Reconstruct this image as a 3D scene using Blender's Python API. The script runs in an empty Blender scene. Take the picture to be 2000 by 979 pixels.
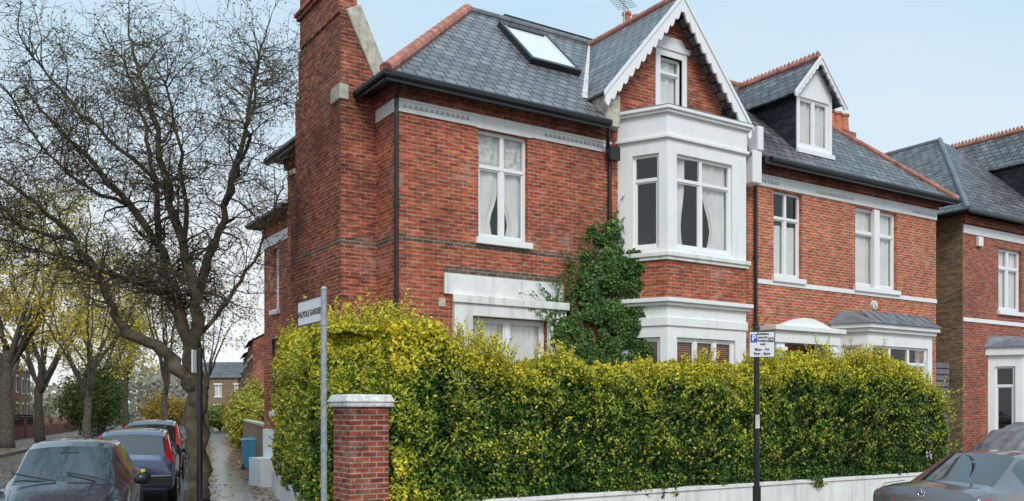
import bpy, math, random, bmesh
import numpy as np
from mathutils import Vector, Matrix
random.seed(7); rng=np.random.default_rng(7)
scene=bpy.context.scene
COL=scene.collection
# ------------------------------------------------------------------ materials
def new_mat(name):
    m=bpy.data.materials.new(name); m.use_nodes=True
    nt=m.node_tree; b=nt.nodes['Principled BSDF']
    return m,nt,b
def N(nt,t,**kw):
    n=nt.nodes.new(t)
    for k,v in kw.items(): setattr(n,k,v)
    return n
def rgb(c): return (c[0],c[1],c[2],1)
def simple(name,col,rough=.6,metal=0,var=.15,scale=6,bump=0,coat=0,streak=0):
    m,nt,b=new_mat(name); L=nt.links
    tc=N(nt,'ShaderNodeTexCoord'); no=N(nt,'ShaderNodeTexNoise'); no.inputs['Scale'].default_value=scale; no.inputs['Detail'].default_value=6
    L.new(tc.outputs['Object'],no.inputs['Vector'])
    cr=N(nt,'ShaderNodeValToRGB'); cr.color_ramp.elements[0].position=.3; cr.color_ramp.elements[1].position=.7
    cr.color_ramp.elements[0].color=rgb([x*(1-var) for x in col]); cr.color_ramp.elements[1].color=rgb([min(1,x*(1+var)) for x in col])
    L.new(no.outputs['Fac'],cr.inputs['Fac'])
    out=cr.outputs['Color']
    if streak:
        mp=N(nt,'ShaderNodeMapping'); mp.inputs['Scale'].default_value=(7,7,.6)
        n2=N(nt,'ShaderNodeTexNoise'); n2.inputs['Scale'].default_value=1; n2.inputs['Detail'].default_value=5
        L.new(tc.outputs['Object'],mp.inputs[0]); L.new(mp.outputs[0],n2.inputs['Vector'])
        c2=N(nt,'ShaderNodeValToRGB'); c2.color_ramp.elements[0].position=.25; c2.color_ramp.elements[1].position=.5
        c2.color_ramp.elements[0].color=(1-streak,1-streak,1-streak*1.1,1); c2.color_ramp.elements[1].color=(1,1,1,1)
        L.new(n2.outputs['Fac'],c2.inputs['Fac'])
        mx=N(nt,'ShaderNodeMix',data_type='RGBA',blend_type='MULTIPLY'); mx.inputs[0].default_value=1
        L.new(out,mx.inputs[6]); L.new(c2.outputs['Color'],mx.inputs[7]); out=mx.outputs[2]
    L.new(out,b.inputs['Base Color'])
    b.inputs['Roughness'].default_value=rough; b.inputs['Metallic'].default_value=metal
    if coat: b.inputs['Coat Weight'].default_value=coat; b.inputs['Coat Roughness'].default_value=.05
    if bump:
        bp=N(nt,'ShaderNodeBump'); bp.inputs['Strength'].default_value=bump; bp.inputs['Distance'].default_value=.02
        L.new(no.outputs['Fac'],bp.inputs['Height']); L.new(bp.outputs[0],b.inputs['Normal'])
    return m
def bricky(name,c1,c2,mort,bw=.225,rh=.075,ms=.0095,rough=.85,bump=.5,var=.35,offset=.5,spec=.3,dist=.01,patch=.28,light=0):
    m,nt,b=new_mat(name); L=nt.links
    tc=N(nt,'ShaderNodeTexCoord')
    br=N(nt,'ShaderNodeTexBrick'); br.offset=offset
    br.inputs['Color1'].default_value=rgb(c1); br.inputs['Color2'].default_value=rgb(c2); br.inputs['Mortar'].default_value=rgb(mort)
    br.inputs['Scale'].default_value=1; br.inputs['Mortar Size'].default_value=ms; br.inputs['Mortar Smooth'].default_value=.2
    br.inputs['Brick Width'].default_value=bw; br.inputs['Row Height'].default_value=rh; br.inputs['Bias'].default_value=0
    L.new(tc.outputs['UV'],br.inputs['Vector'])
    mp=N(nt,'ShaderNodeMapping'); mp.inputs['Scale'].default_value=(1/bw*.9,1/rh*.9,1)
    n1=N(nt,'ShaderNodeTexNoise'); n1.inputs['Scale'].default_value=1.0; n1.inputs['Detail'].default_value=2
    L.new(tc.outputs['UV'],mp.inputs[0]); L.new(mp.outputs[0],n1.inputs['Vector'])
    c_=N(nt,'ShaderNodeValToRGB'); e=c_.color_ramp.elements
    e[0].position=.3; e[0].color=(1-var,1-var,1-var,1); e[1].position=.72; e[1].color=(1+var*.5,1+var*.5,1+var*.5,1)
    L.new(n1.outputs['Fac'],c_.inputs['Fac'])
    mx=N(nt,'ShaderNodeMix',data_type='RGBA',blend_type='MULTIPLY'); mx.inputs[0].default_value=1
    L.new(br.outputs['Color'],mx.inputs[6]); L.new(c_.outputs['Color'],mx.inputs[7])
    n2=N(nt,'ShaderNodeTexNoise'); n2.inputs['Scale'].default_value=.8; n2.inputs['Detail'].default_value=8; n2.inputs['Roughness'].default_value=.68
    L.new(tc.outputs['Object'],n2.inputs['Vector'])
    c2_=N(nt,'ShaderNodeValToRGB'); e=c2_.color_ramp.elements
    e[0].position=.34; e[0].color=(1-patch,1-patch,1-patch,1); e[1].position=.6; e[1].color=(1.06,1.05,1.04,1)
    L.new(n2.outputs['Fac'],c2_.inputs['Fac'])
    mx2=N(nt,'ShaderNodeMix',data_type='RGBA',blend_type='MULTIPLY'); mx2.inputs[0].default_value=1
    L.new(mx.outputs[2],mx2.inputs[6]); L.new(c2_.outputs['Color'],mx2.inputs[7])
    out=mx2.outputs[2]
    if light:
        n3=N(nt,'ShaderNodeTexNoise'); n3.inputs['Scale'].default_value=.9; n3.inputs['Detail'].default_value=9; n3.inputs['Roughness'].default_value=.75
        mp3=N(nt,'ShaderNodeMapping'); mp3.inputs['Location'].default_value=(7,3,1); L.new(tc.outputs['Object'],mp3.inputs[0]); L.new(mp3.outputs[0],n3.inputs['Vector'])
        c3=N(nt,'ShaderNodeMapRange'); c3.inputs['From Min'].default_value=.56; c3.inputs['From Max'].default_value=.76; c3.inputs['To Max'].default_value=light
        L.new(n3.outputs['Fac'],c3.inputs['Value'])
        mx3=N(nt,'ShaderNodeMix',data_type='RGBA'); mx3.inputs[7].default_value=(.62,.50,.44,1); L.new(c3.outputs[0],mx3.inputs[0]); L.new(out,mx3.inputs[6]); out=mx3.outputs[2]
    L.new(out,b.inputs['Base Color'])
    b.inputs['Roughness'].default_value=rough; b.inputs['Specular IOR Level'].default_value=spec
    bp=N(nt,'ShaderNodeBump'); bp.inputs['Strength'].default_value=bump; bp.inputs['Distance'].default_value=dist; bp.invert=True
    L.new(br.outputs['Fac'],bp.inputs['Height']); L.new(bp.outputs[0],b.inputs['Normal'])
    return m
M_BRICK=bricky('red_brick',(.60,.142,.058),(.37,.070,.034),(.46,.32,.25),light=.6,var=.5,patch=.42)
M_BRICKD=bricky('weathered_red_brick',(.48,.115,.056),(.27,.056,.034),(.42,.29,.22),var=.6,light=.65,patch=.48)
M_BRICKP=bricky('pillar_brick',(.46,.10,.05),(.26,.05,.03),(.46,.38,.31),var=.55,light=.55,patch=.4)
M_STOCK=bricky('stock_brick',(.34,.23,.12),(.22,.14,.08),(.36,.29,.22),var=.45)
M_DBRICK=bricky('dark_brick',(.17,.12,.09),(.10,.075,.06),(.35,.28,.22))
M_SLATE=bricky('slate_tiles',(.265,.265,.275),(.165,.167,.177),(.03,.03,.034),bw=.29,rh=.24,ms=.018,rough=.36,bump=1,var=.35,spec=.55,dist=.025,patch=.3)
M_SLATE2=bricky('old_slate_tiles',(.24,.24,.245),(.13,.132,.14),(.025,.025,.028),bw=.29,rh=.24,ms=.019,rough=.42,bump=1,var=.5,spec=.5,dist=.025,patch=.4)
M_SLATED=bricky('dormer_slate',(.05,.054,.066),(.033,.036,.043),(.01,.01,.012),bw=.26,rh=.2,ms=.01,rough=.45,bump=.6)
M_PAVE=bricky('paving_flags',(.22,.205,.19),(.16,.15,.14),(.05,.045,.04),bw=.75,rh=.6,ms=.012,rough=.2,bump=.3,var=.25,spec=.5,patch=.4)
M_WHITE=simple('white_render',(.82,.82,.81),.6,var=.03,scale=3,streak=.09)
M_WHITED=simple('dirty_white_render',(.77,.765,.74),.7,var=.08,scale=4,streak=.28)
M_WPAINT=simple('white_paint',(.83,.83,.825),.4,var=.02,scale=5)
M_STONE=simple('weathered_stone',(.50,.46,.38),.9,var=.3,scale=8,bump=.4,streak=.3)
M_CAP=simple('painted_stone_cap',(.66,.65,.62),.8,var=.3,scale=14,bump=.4,streak=.3)
M_SHADE=simple('moulding_shadow_grey',(.46,.46,.46),.8,var=.15)  # grey painted in for the small shadows of the dog-tooth relief
M_TERRA=simple('terracotta',(.43,.18,.13),.8,var=.45,scale=5,bump=.4)
M_TERRAD=simple('pot_terracotta',(.55,.19,.10),.8,var=.3,scale=9)
M_BLACK=simple('black_paint',(.012,.013,.015),.35,var=.2)
M_LEAD=simple('lead_sheet',(.19,.20,.22),.5,var=.25,scale=4,bump=.2,streak=.3)
M_CURT=simple('net_curtain',(.86,.84,.80),.95,var=.08,scale=3)
M_CURT2=simple('patterned_blind',(.72,.70,.65),.95,var=.35,scale=9)
M_WOODB=simple('wooden_blind',(.50,.18,.07),.5,var=.3,scale=3)
M_DARK=simple('dark_room',(.03,.028,.026),.9)
M_GALV=simple('galvanised_steel',(.34,.35,.36),.45,metal=.4,var=.25,scale=20)
M_BARK=simple('bark',(.085,.070,.052),.95,var=.5,scale=9,bump=.8)
M_BARK2=simple('moss_bark',(.078,.062,.038),.95,var=.7,scale=4,bump=1.0)
M_TWIG=simple('twig_bark',(.070,.055,.040),.9,var=.4,scale=3)
M_RUB=simple('tyre_rubber',(.018,.018,.018),.8,var=.2)
M_RIM=simple('alloy',(.45,.46,.48),.3,metal=.8,var=.05)
M_REDL=simple('tail_lamp_red',(.5,.012,.015),.12,var=.1,coat=1)
M_CHROME=simple('chrome',(.7,.7,.72),.12,metal=1,var=.03)
M_YPL=simple('yellow_number_plate',(.78,.58,.03),.4,var=.03)
M_WPL=simple('white_number_plate',(.75,.75,.72),.4,var=.03)
M_LAMP=simple('headlamp_glass',(.5,.52,.55),.08,metal=.4,coat=1)
M_BLUE=simple('sign_blue',(.01,.10,.5),.4,var=.03)
M_SIGNW=simple('sign_white',(.74,.75,.75),.4,var=.03)
M_WOOD=simple('pale_wood',(.42,.28,.13),.8,var=.3)
M_TARP=simple('grey_cover',(.19,.195,.21),.6,var=.3,scale=2.5,bump=.6)
M_BIN=simple('blue_plastic',(.04,.20,.32),.5,var=.15)
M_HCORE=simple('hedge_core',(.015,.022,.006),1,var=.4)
def asphalt():
    m,nt,b=new_mat('asphalt'); L=nt.links
    tc=N(nt,'ShaderNodeTexCoord'); a=N(nt,'ShaderNodeTexNoise'); a.inputs['Scale'].default_value=60; a.inputs['Detail'].default_value=4
    c=N(nt,'ShaderNodeTexNoise'); c.inputs['Scale'].default_value=.35; c.inputs['Detail'].default_value=6
    L.new(tc.outputs['Object'],a.inputs['Vector']); L.new(tc.outputs['Object'],c.inputs['Vector'])
    r=N(nt,'ShaderNodeValToRGB'); r.color_ramp.elements[0].color=(.04,.04,.042,1); r.color_ramp.elements[1].color=(.095,.095,.098,1)
    mx=N(nt,'ShaderNodeMath',operation='ADD'); ml=N(nt,'ShaderNodeMath',operation='MULTIPLY'); ml.inputs[1].default_value=.5
    L.new(a.outputs['Fac'],mx.inputs[0]); L.new(c.outputs['Fac'],mx.inputs[1]); L.new(mx.outputs[0],ml.inputs[0]); L.new(ml.outputs[0],r.inputs['Fac'])
    L.new(r.outputs['Color'],b.inputs['Base Color'])
    rr=N(nt,'ShaderNodeMapRange'); rr.inputs['To Min'].default_value=.2; rr.inputs['To Max'].default_value=.75
    L.new(c.outputs['Fac'],rr.inputs['Value']); L.new(rr.outputs[0],b.inputs['Roughness'])
    bp=N(nt,'ShaderNodeBump'); bp.inputs['Strength'].default_value=.3; bp.inputs['Distance'].default_value=.01
    L.new(a.outputs['Fac'],bp.inputs['Height']); L.new(bp.outputs[0],b.inputs['Normal'])
    return m
M_ROAD=asphalt()
M_GROUND=simple('earth',(.07,.065,.04),1,var=.4,scale=1.5)
M_KERB=simple('granite_kerb',(.28,.27,.26),.6,var=.3,scale=6)
def glass_mat(name,tint,refl,hi=.9,dark=None):
    m,nt,b=new_mat(name); L=nt.links
    o=nt.nodes['Material Output']
    if dark: t=b; b.inputs['Base Color'].default_value=rgb(dark); b.inputs['Roughness'].default_value=.1
    else: nt.nodes.remove(b); t=N(nt,'ShaderNodeBsdfTransparent'); t.inputs[0].default_value=rgb(tint)
    g=N(nt,'ShaderNodeBsdfGlossy'); g.inputs['Roughness'].default_value=.03; g.inputs[0].default_value=(.9,.92,.93,1)
    tc=N(nt,'ShaderNodeTexCoord'); no=N(nt,'ShaderNodeTexNoise'); no.inputs['Scale'].default_value=1.5
    L.new(tc.outputs['Object'],no.inputs['Vector'])
    bp=N(nt,'ShaderNodeBump'); bp.inputs['Strength'].default_value=.15 if not dark else 0; bp.inputs['Distance'].default_value=.02
    L.new(no.outputs['Fac'],bp.inputs['Height']); L.new(bp.outputs[0],g.inputs['Normal'])
    lw=N(nt,'ShaderNodeLayerWeight'); lw.inputs[0].default_value=.3
    mr=N(nt,'ShaderNodeMapRange'); mr.inputs['To Min'].default_value=refl; mr.inputs['To Max'].default_value=hi
    L.new(lw.outputs['Fresnel'],mr.inputs['Value'])
    mx=N(nt,'ShaderNodeMixShader'); L.new(mr.outputs[0],mx.inputs[0]); L.new(t.outputs[0],mx.inputs[1]); L.new(g.outputs[0],mx.inputs[2]); L.new(mx.outputs[0],o.inputs[0])
    return m
M_GLASS=glass_mat('window_glass',(.95,.96,.96),.05,.6)
M_CGLASS=glass_mat('car_glass',None,.10,.75,dark=(.02,.025,.028))
def paint(name,c,metal=.5,rough=.28):
    return simple(name,c,rough,metal=metal,var=.05,scale=2,coat=1)
def leafmat(name,trans=.22,rough=.42):
    m,nt,b=new_mat(name); L=nt.links
    a=N(nt,'ShaderNodeVertexColor'); a.layer_name='tint'
    L.new(a.outputs['Color'],b.inputs['Base Color']); b.inputs['Roughness'].default_value=rough
    b.inputs['Specular IOR Level'].default_value=.35
    o=nt.nodes['Material Output']
    t=N(nt,'ShaderNodeBsdfTranslucent'); L.new(a.outputs['Color'],t.inputs[0])
    mx=N(nt,'ShaderNodeMixShader'); mx.inputs[0].default_value=trans
    L.new(b.outputs[0],mx.inputs[1]); L.new(t.outputs[0],mx.inputs[2]); L.new(mx.outputs[0],o.inputs[0])
    return m
M_LEAF=leafmat('leaf')
# ------------------------------------------------------------------ mesh builder
class MB:
    def __init__(s): s.v=[]; s.f=[]
    def add(s,vs,fs):
        o=len(s.v); s.v+= [tuple(map(float,p)) for p in vs]; s.f+=[tuple(i+o for i in f) for f in fs]
    def poly(s,*p): s.add(p,[tuple(range(len(p)))]); return s
    def hexa(s,b,t):
        n=len(b); s.add(list(b)+list(t),[tuple(reversed(range(n))),tuple(range(n,2*n))]+[(i,(i+1)%n,n+(i+1)%n,n+i) for i in range(n)]); return s
    def box(s,x0,x1,y0,y1,z0,z1):
        return s.hexa([(x0,y0,z0),(x1,y0,z0),(x1,y1,z0),(x0,y1,z0)],[(x0,y0,z1),(x1,y0,z1),(x1,y1,z1),(x0,y1,z1)])
    def prism(s,pts,z0,z1):
        return s.hexa([(x,y,z0) for x,y in pts],[(x,y,z1) for x,y in pts])
    def fbox(s,F,a,b,d0,d1,z0,z1):
        P=F.P
        return s.hexa([P(a,d0,z0),P(b,d0,z0),P(b,d1,z0),P(a,d1,z0)],[P(a,d0,z1),P(b,d0,z1),P(b,d1,z1),P(a,d1,z1)])
    def tube(s,pts,rad,n=6,cap=True):
        pts=[Vector(p) for p in pts]
        if not hasattr(rad,'__len__'): rad=[rad]*len(pts)
        vs=[];fs=[]
        up=Vector((.3,.2,1)).normalized()
        for i,p in enumerate(pts):
            d=(pts[min(i+1,len(pts)-1)]-pts[max(i-1,0)])
            if d.length<1e-6: d=Vector((0,0,1))
            d.normalize()
            a=d.cross(up)
            if a.length<.05: a=d.cross(Vector((1,0,0)))
            a.normalize(); b=d.cross(a)
            for k in range(n):
                t=2*math.pi*k/n
                vs.append(p+(a*math.cos(t)+b*math.sin(t))*rad[i])
        for i in range(len(pts)-1):
            for k in range(n):
                fs.append((i*n+k,(i+1)*n+k,(i+1)*n+(k+1)%n,i*n+(k+1)%n))
        if cap: fs.append(tuple(range(n))); fs.append(tuple(reversed(range((len(pts)-1)*n,len(pts)*n))))
        s.add(vs,fs); return s
    def wall(s,F,z0,z1,holes=(),L=None,depth=.14,a0=0):
        L=F.L if L is None else L
        xs=sorted(set([a0,L]+[h[0] for h in holes]+[h[1] for h in holes])); zs=sorted(set([z0,z1]+[h[2] for h in holes]+[h[3] for h in holes]))
        for i in range(len(xs)-1):
            for j in range(len(zs)-1):
                cx=(xs[i]+xs[i+1])/2; cz=(zs[j]+zs[j+1])/2
                if any(h[0]<cx<h[1] and h[2]<cz<h[3] for h in holes): continue
                s.poly(F.P(xs[i],0,zs[j]),F.P(xs[i+1],0,zs[j]),F.P(xs[i+1],0,zs[j+1]),F.P(xs[i],0,zs[j+1]))
        for a,b,c,d in holes:
            P=F.P
            s.poly(P(a,0,c),P(a,0,d),P(a,depth,d),P(a,depth,c)); s.poly(P(b,0,d),P(b,0,c),P(b,depth,c),P(b,depth,d))
            s.poly(P(a,0,d),P(b,0,d),P(b,depth,d),P(a,depth,d)); s.poly(P(b,0,c),P(a,0,c),P(a,depth,c),P(b,depth,c))
        return s
    def make(s,name,mat,parent=None,smooth=False,bevel=0,loc=None,rot=None):
        me=bpy.data.meshes.new(name); me.from_pydata(s.v,[],s.f); me.update()
        uv=me.uv_layers.new(name='UVMap')
        z=Vector((0,0,1))
        for p in me.polygons:
            n=p.normal; t=z.cross(n)
            if t.length<.01: t=Vector((1,0,0))
            t.normalize(); b=n.cross(t)
            for li in p.loop_indices:
                co=me.vertices[me.loops[li].vertex_index].co
                uv.data[li].uv=(co.dot(t),co.dot(b))
        if smooth: me.polygons.foreach_set('use_smooth',[True]*len(me.polygons))
        me.materials.append(mat)
        o=bpy.data.objects.new(name,me); COL.objects.link(o)
        if parent: o.parent=parent
        if loc: o.location=loc
        if rot is not None: o.rotation_euler=(0,0,rot)
        if bevel:
            bv=o.modifiers.new('bevel','BEVEL'); bv.width=bevel; bv.segments=2; bv.limit_method='ANGLE'
        return o
class Fr:
    def __init__(s,a,b):
        s.a=Vector((a[0],a[1])); d=Vector((b[0],b[1]))-s.a; s.L=d.length; s.d=d/s.L; s.n=Vector((-s.d.y,s.d.x))
    def P(s,t,dep,z):
        q=s.a+s.d*t+s.n*dep; return (q.x,q.y,z)
def empty(name,loc=(0,0,0),rot=0,parent=None):
    o=bpy.data.objects.new(name,None); COL.objects.link(o); o.location=loc; o.rotation_euler=(0,0,rot); o.parent=parent
    o.empty_display_size=.3
    return o
def top(o,label,cat,group=None,kind=None):
    o['label']=label; o['category']=cat
    if group: o['group']=group
    if kind: o['kind']=kind
    return o
def textmesh(name,body,size,mat,parent,M,bold=0,align='CENTER'):
    cu=bpy.data.curves.new(name,'FONT'); cu.body=body; cu.size=size; cu.align_x=align; cu.align_y='CENTER'; cu.extrude=.001; cu.offset=bold
    cu.resolution_u=3
    t=bpy.data.objects.new('tmp',cu); COL.objects.link(t)
    dg=bpy.context.evaluated_depsgraph_get(); me=bpy.data.meshes.new_from_object(t.evaluated_get(dg))
    bpy.data.objects.remove(t)
    me.materials.clear(); me.materials.append(mat)
    o=bpy.data.objects.new(name,me); COL.objects.link(o); o.parent=parent; o.matrix_local=M
    return o
def quads_mesh(name,V,cols,mat,parent=None):
    n=len(V); me=bpy.data.meshes.new(name)
    me.vertices.add(n*4); me.vertices.foreach_set('co',V.reshape(-1).astype(np.float32))
    me.loops.add(n*4); me.loops.foreach_set('vertex_index',np.arange(n*4,dtype=np.int32))
    me.polygons.add(n); me.polygons.foreach_set('loop_start',np.arange(0,n*4,4,dtype=np.int32)); me.polygons.foreach_set('loop_total',np.full(n,4,dtype=np.int32))
    me.update(calc_edges=True)
    ca=me.color_attributes.new('tint','FLOAT_COLOR','CORNER')
    c=np.ones((n,4,4),dtype=np.float32); c[:,:,:3]=cols[:,None,:]
    ca.data.foreach_set('color',c.reshape(-1))
    me.materials.append(mat)
    o=bpy.data.objects.new(name,me); COL.objects.link(o)
    if parent: o.parent=parent
    return o
def leaf_quads(P,Nn,size,tilt=.9,aspect=.55):
    n=len(P)
    nn=Nn+rng.normal(0,tilt,(n,3)); nn/=np.linalg.norm(nn,axis=1)[:,None]+1e-9
    r=rng.normal(0,1,(n,3)); a=np.cross(nn,r); a/=np.linalg.norm(a,axis=1)[:,None]+1e-9; b=np.cross(nn,a)
    sz=size*rng.uniform(.6,1.35,(n,1))
    a=a*sz; b=b*sz*aspect
    return np.stack([P-a,P-b*1.0+a*.05,P+a,P+b+a*.05],axis=1)
# ------------------------------------------------------------------ frame constants
ANG=math.atan2(.544,.839)
U=Vector((math.cos(ANG),math.sin(ANG))); V_=Vector((-U.y,U.x))
C0=Vector((-2.19,17.0))
P0=Vector((-2.2,13.0))
Dst=Vector((-.322,.947)).normalized(); Dn=Vector((Dst.y,-Dst.x))
def sideX(Y): return -2.8-.34*(Y-13)
def kerbX(Y): return -7.15-.34*(Y-20.3)
loc=lambda v:(v.dot(U),v.dot(V_))
dn=(Dn.dot(U),Dn.dot(V_)); dt=(Dst.dot(U),Dst.dot(V_))
# ------------------------------------------------------------------ window helper
def window(par,F,a,b,z0,z1,rec=.10,mull=(),trans=None,curtain='net',sill=True,fw=.06,sillw=.08):
    m=MB()
    m.fbox(F,a,a+fw,rec,rec+.07,z0,z1); m.fbox(F,b-fw,b,rec,rec+.07,z0,z1)
    m.fbox(F,a+fw,b-fw,rec,rec+.07,z0,z0+fw*1.2); m.fbox(F,a+fw,b-fw,rec,rec+.07,z1-fw,z1)
    for x in mull: m.fbox(F,x-fw*.75,x+fw*.75,rec-.004,rec+.066,z0+fw*1.2,z1-fw)
    if trans: m.fbox(F,a+fw,b-fw,rec-.012,rec+.058,trans-fw*.6,trans+fw*.6)
    xs=[a+fw]+sum([[x-fw*.75,x+fw*.75] for x in mull],[])+[b-fw]
    lo=z0+fw*1.2; hi=(trans-fw*.6) if trans else z1-fw; q=.03
    for i in range(0,len(xs),2):
        x0,x1=xs[i],xs[i+1]
        m.fbox(F,x0,x0+q,rec+.015,rec+.055,lo,hi); m.fbox(F,x1-q,x1,rec+.015,rec+.055,lo,hi)
        m.fbox(F,x0+q,x1-q,rec+.015,rec+.055,lo,lo+q*1.4); m.fbox(F,x0+q,x1-q,rec+.015,rec+.055,hi-q,hi)
    w=m.make('window',M_WPAINT,par)
    g=MB(); g.poly(F.P(a+fw,rec+.04,z0+fw),F.P(b-fw,rec+.04,z0+fw),F.P(b-fw,rec+.04,z1-fw),F.P(a+fw,rec+.04,z1-fw)); g.make('glass',M_GLASS,w)
    def cur(x0,x1,zz0,zz1,mat,gather=False,name='curtain'):
        c=MB(); n=max(8,int((x1-x0)/.035)); vs=[];
        rows=9 if gather else 2
        for j in range(rows):
            tz=j/(rows-1); z=zz0+(zz1-zz0)*tz
            for i in range(n+1):
                t=i/n
                xx=x0+(x1-x0)*t
                k=1-.35*math.exp(-((tz-.25)/.28)**2) if gather else 1
                if gather=='L': xx=x0+(x1-x0)*t*k
                if gather=='R': xx=x1-(x1-x0)*(1-t)*k
                dd=rec+.11+.025*math.sin(i*1.15+math.sin(i*.37)*1.5)+.008*math.sin(tz*5+i)
                vs.append(F.P(xx,dd,z))
        fs=[(j*(n+1)+i,j*(n+1)+i+1,(j+1)*(n+1)+i+1,(j+1)*(n+1)+i) for j in range(rows-1) for i in range(n)]
        c.add(vs,fs); c.make(name,mat,w,smooth=True)
    if curtain=='net': cur(a+.02,b-.02,z0,z1,M_CURT)
    elif curtain=='gap':
        md=(a+b)/2; cur(a+.02,md-.02,z0,trans or z1,M_CURT,'L'); cur(md+.03,b-.02,z0,trans or z1,M_CURT,'R')
        if trans: cur(a+.02,b-.02,trans,z1,M_CURT2,name='blind')
    elif curtain=='tied':
        cur(a+.02,a+(b-a)*.22,z0,z1,M_CURT,'L'); cur(a+(b-a)*.52,b-.02,z0,z1,M_CURT,'R')
    elif curtain=='half':
        cur(a+.02,b-.02,z0,z0+(z1-z0)*.62,M_CURT)
    elif curtain=='blind':
        c=MB(); z=z0
        while z<z1: c.poly(F.P(a,rec+.09,z),F.P(b,rec+.09,z),F.P(b,rec+.12,z+.03),F.P(a,rec+.12,z+.03)); z+=.045
        c.make('blind',M_WOODB,w)
    if sill:
        s=MB(); s.fbox(F,a-sillw,b+sillw,-.09,rec-.002,z0-.13,z0); s.make('sill',M_WPAINT,w,bevel=.012)
    return w
def poly_off(pts,off):
    (x0,y0),(x1,y1),(x2,y2),(x3,y3)=pts
    return [(x0-off*1.15,y0),(x1-off*.62,y1-off),(x2+off*.62,y2-off),(x3+off*1.15,y3)]
def ridge_line(par,p,q,r=.10,mat=M_TERRA,name='ridge_tiles',crest=False,bead=1.07):
    m=MB(); p=Vector(p); q=Vector(q); L=(q-p).length; n=max(1,int(L/.4)); d=(q-p)/L
    pts=[];rad=[]
    for i in range(n):
        a=p+d*(L*i/n); b=p+d*(L*(i+1)/n)
        pts+=[a,a+(b-a)*.10,a+(b-a)*.11,b-(b-a)*.005]; rad+=[r*bead,r*bead,r,r]
    m.tube(pts,rad,10)
    if crest:
        for i in range(n*3):
            c=p+d*(L*(i+.5)/(n*3)); m.tube([c,c+Vector((0,0,r*1.4)),c+Vector((0,0,r*2.3))],[.045,.055,.02],5)
    return m.make(name,mat,par)
def pipe(par,pts,r=.045,name='downpipe'):
    m=MB(); m.tube(pts,r,8)
    p=Vector(pts[-1]); q=Vector(pts[-2]); L=(p-q).length
    k=int(L/1.6)
    for i in range(1,k+1):
        c=q+(p-q)*(i/(k+.5)); m.tube([c-Vector((0,0,.05)),c+Vector((0,0,.05))],r*1.35,8)
    return m.make(name,M_BLACK,par)
def barge(par,cx,half,zf,za,w,depth=.26,pitch=.26,amp=.09,th=.05,name='bargeboard'):
    for sg in (-1,1):
        m=MB()
        L=math.hypot(half,za-zf); steps=int(L/.03)
        top_=[];bot=[]
        for i in range(steps+1):
            t=i/steps; x=cx+sg*half*(1-t); z=zf+(za-zf)*t
            s=t*L; dep=depth+amp*abs(math.sin(math.pi*s/pitch))
            if i<5: dep*=.75+.05*i
            top_.append((x,z)); bot.append((x,z-dep*1.25))
        for i in range(steps):
            a,b=top_[i],top_[i+1]; c,d=bot[i+1],bot[i]
            f=[(a[0],w,a[1]),(b[0],w,b[1]),(c[0],w,c[1]),(d[0],w,d[1])]
            g=[(x,w+th,z) for x,_,z in f]
            if sg<0: m.poly(f[0],f[3],f[2],f[1]); m.poly(*g)
            else: m.poly(*f); m.poly(g[0],g[3],g[2],g[1])
            m.poly(f[3],f[2],g[2],g[3]); m.poly(f[0],f[1],g[1],g[0])
        e=.07
        A=(cx+sg*(half+.04),zf-.02);B=(cx,za+.03)
        m.add([(A[0],w-.03,A[1]),(B[0],w-.03,B[1]),(B[0],w-.03,B[1]-e*1.5),(A[0],w-.03,A[1]-e*1.5),
               (A[0],w+.0,A[1]),(B[0],w+.0,B[1]),(B[0],w+.0,B[1]-e*1.5),(A[0],w+.0,A[1]-e*1.5)],
              [(0,1,2,3),(4,7,6,5),(0,4,5,1),(3,2,6,7),(0,3,7,4)])
        m.make(name,M_WPAINT,par)
ZE=8.25; ZR=11.6; WR=3.1; K=(ZR-ZE)/(WR+.4)
def rz(w): return ZE+K*(w+.4)
def stripe(par,F,segs,z0=7.70,z1=7.95,dent=()):
    for a,b in segs:
        m=MB(); m.fbox(F,a,b,-.03,-.003,z0,z1); m.fbox(F,a,b,-.05,-.031,z1-.05,z1-.003); m.make('string_course',M_WHITE,par)
    for a,b in dent:
        d=MB(); x=a
        while x<b:
            d.add([F.P(x,-.031,z0+.09),F.P(x+.085,-.031,z0+.09),F.P(x+.0425,-.031,z0+.16),F.P(x,-.05,z0+.09),F.P(x+.085,-.05,z0+.09),F.P(x+.0425,-.05,z0+.16)],[(3,4,5),(0,3,5,2),(4,1,2,5),(0,1,4,3)])
            x+=.115
        d.make('dog_tooth_moulding',M_SHADE,par)
def gutter(par,pts,name='gutter'):
    m=MB(); m.tube(pts,[.07]*len(pts),8); return m.make(name,M_BLACK,par)
def one(name,mat,par,fn,bevel=0):
    m=MB(); fn(m); return m.make(name,mat,par,bevel=bevel)
# ================================================================== LEFT HOUSE
H=empty('brick_house',(C0.x,C0.y,0),ANG)
top(H,'large red brick corner house with white bay window and ornate gable','house','houses on the front street')
FF=Fr((0,0),(9.6,0)); FS=Fr((0,6.2),(0,0))
BAY=[(5.42,0),(5.97,-1.0),(8.42,-1.0),(8.97,0)]
m=MB()
m.wall(FF,0,8.2,[(1.81,3.0,5.49,7.68),(1.6,3.5,2.3,3.92),(5.6,8.8,5.45,7.95),(5.6,8.8,2.2,3.9)])
m.wall(FS,0,8.2); m.wall(Fr((9.6,6.2),(0,6.2)),0,8.2)
gc=6.95
GW=(6.64,7.33,9.05,10.2)
zt=lambda s: 11.38-abs(s-gc)*1.17
def gp(pts): m.poly(*[(s,-.02,z) for s,z in pts])
gp([(5.25,8.2),(GW[0],8.2),(GW[0],zt(GW[0])),(5.25,zt(5.25))])
gp([(GW[1],8.2),(8.65,8.2),(8.65,zt(8.65)),(GW[1],zt(GW[1]))])
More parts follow.
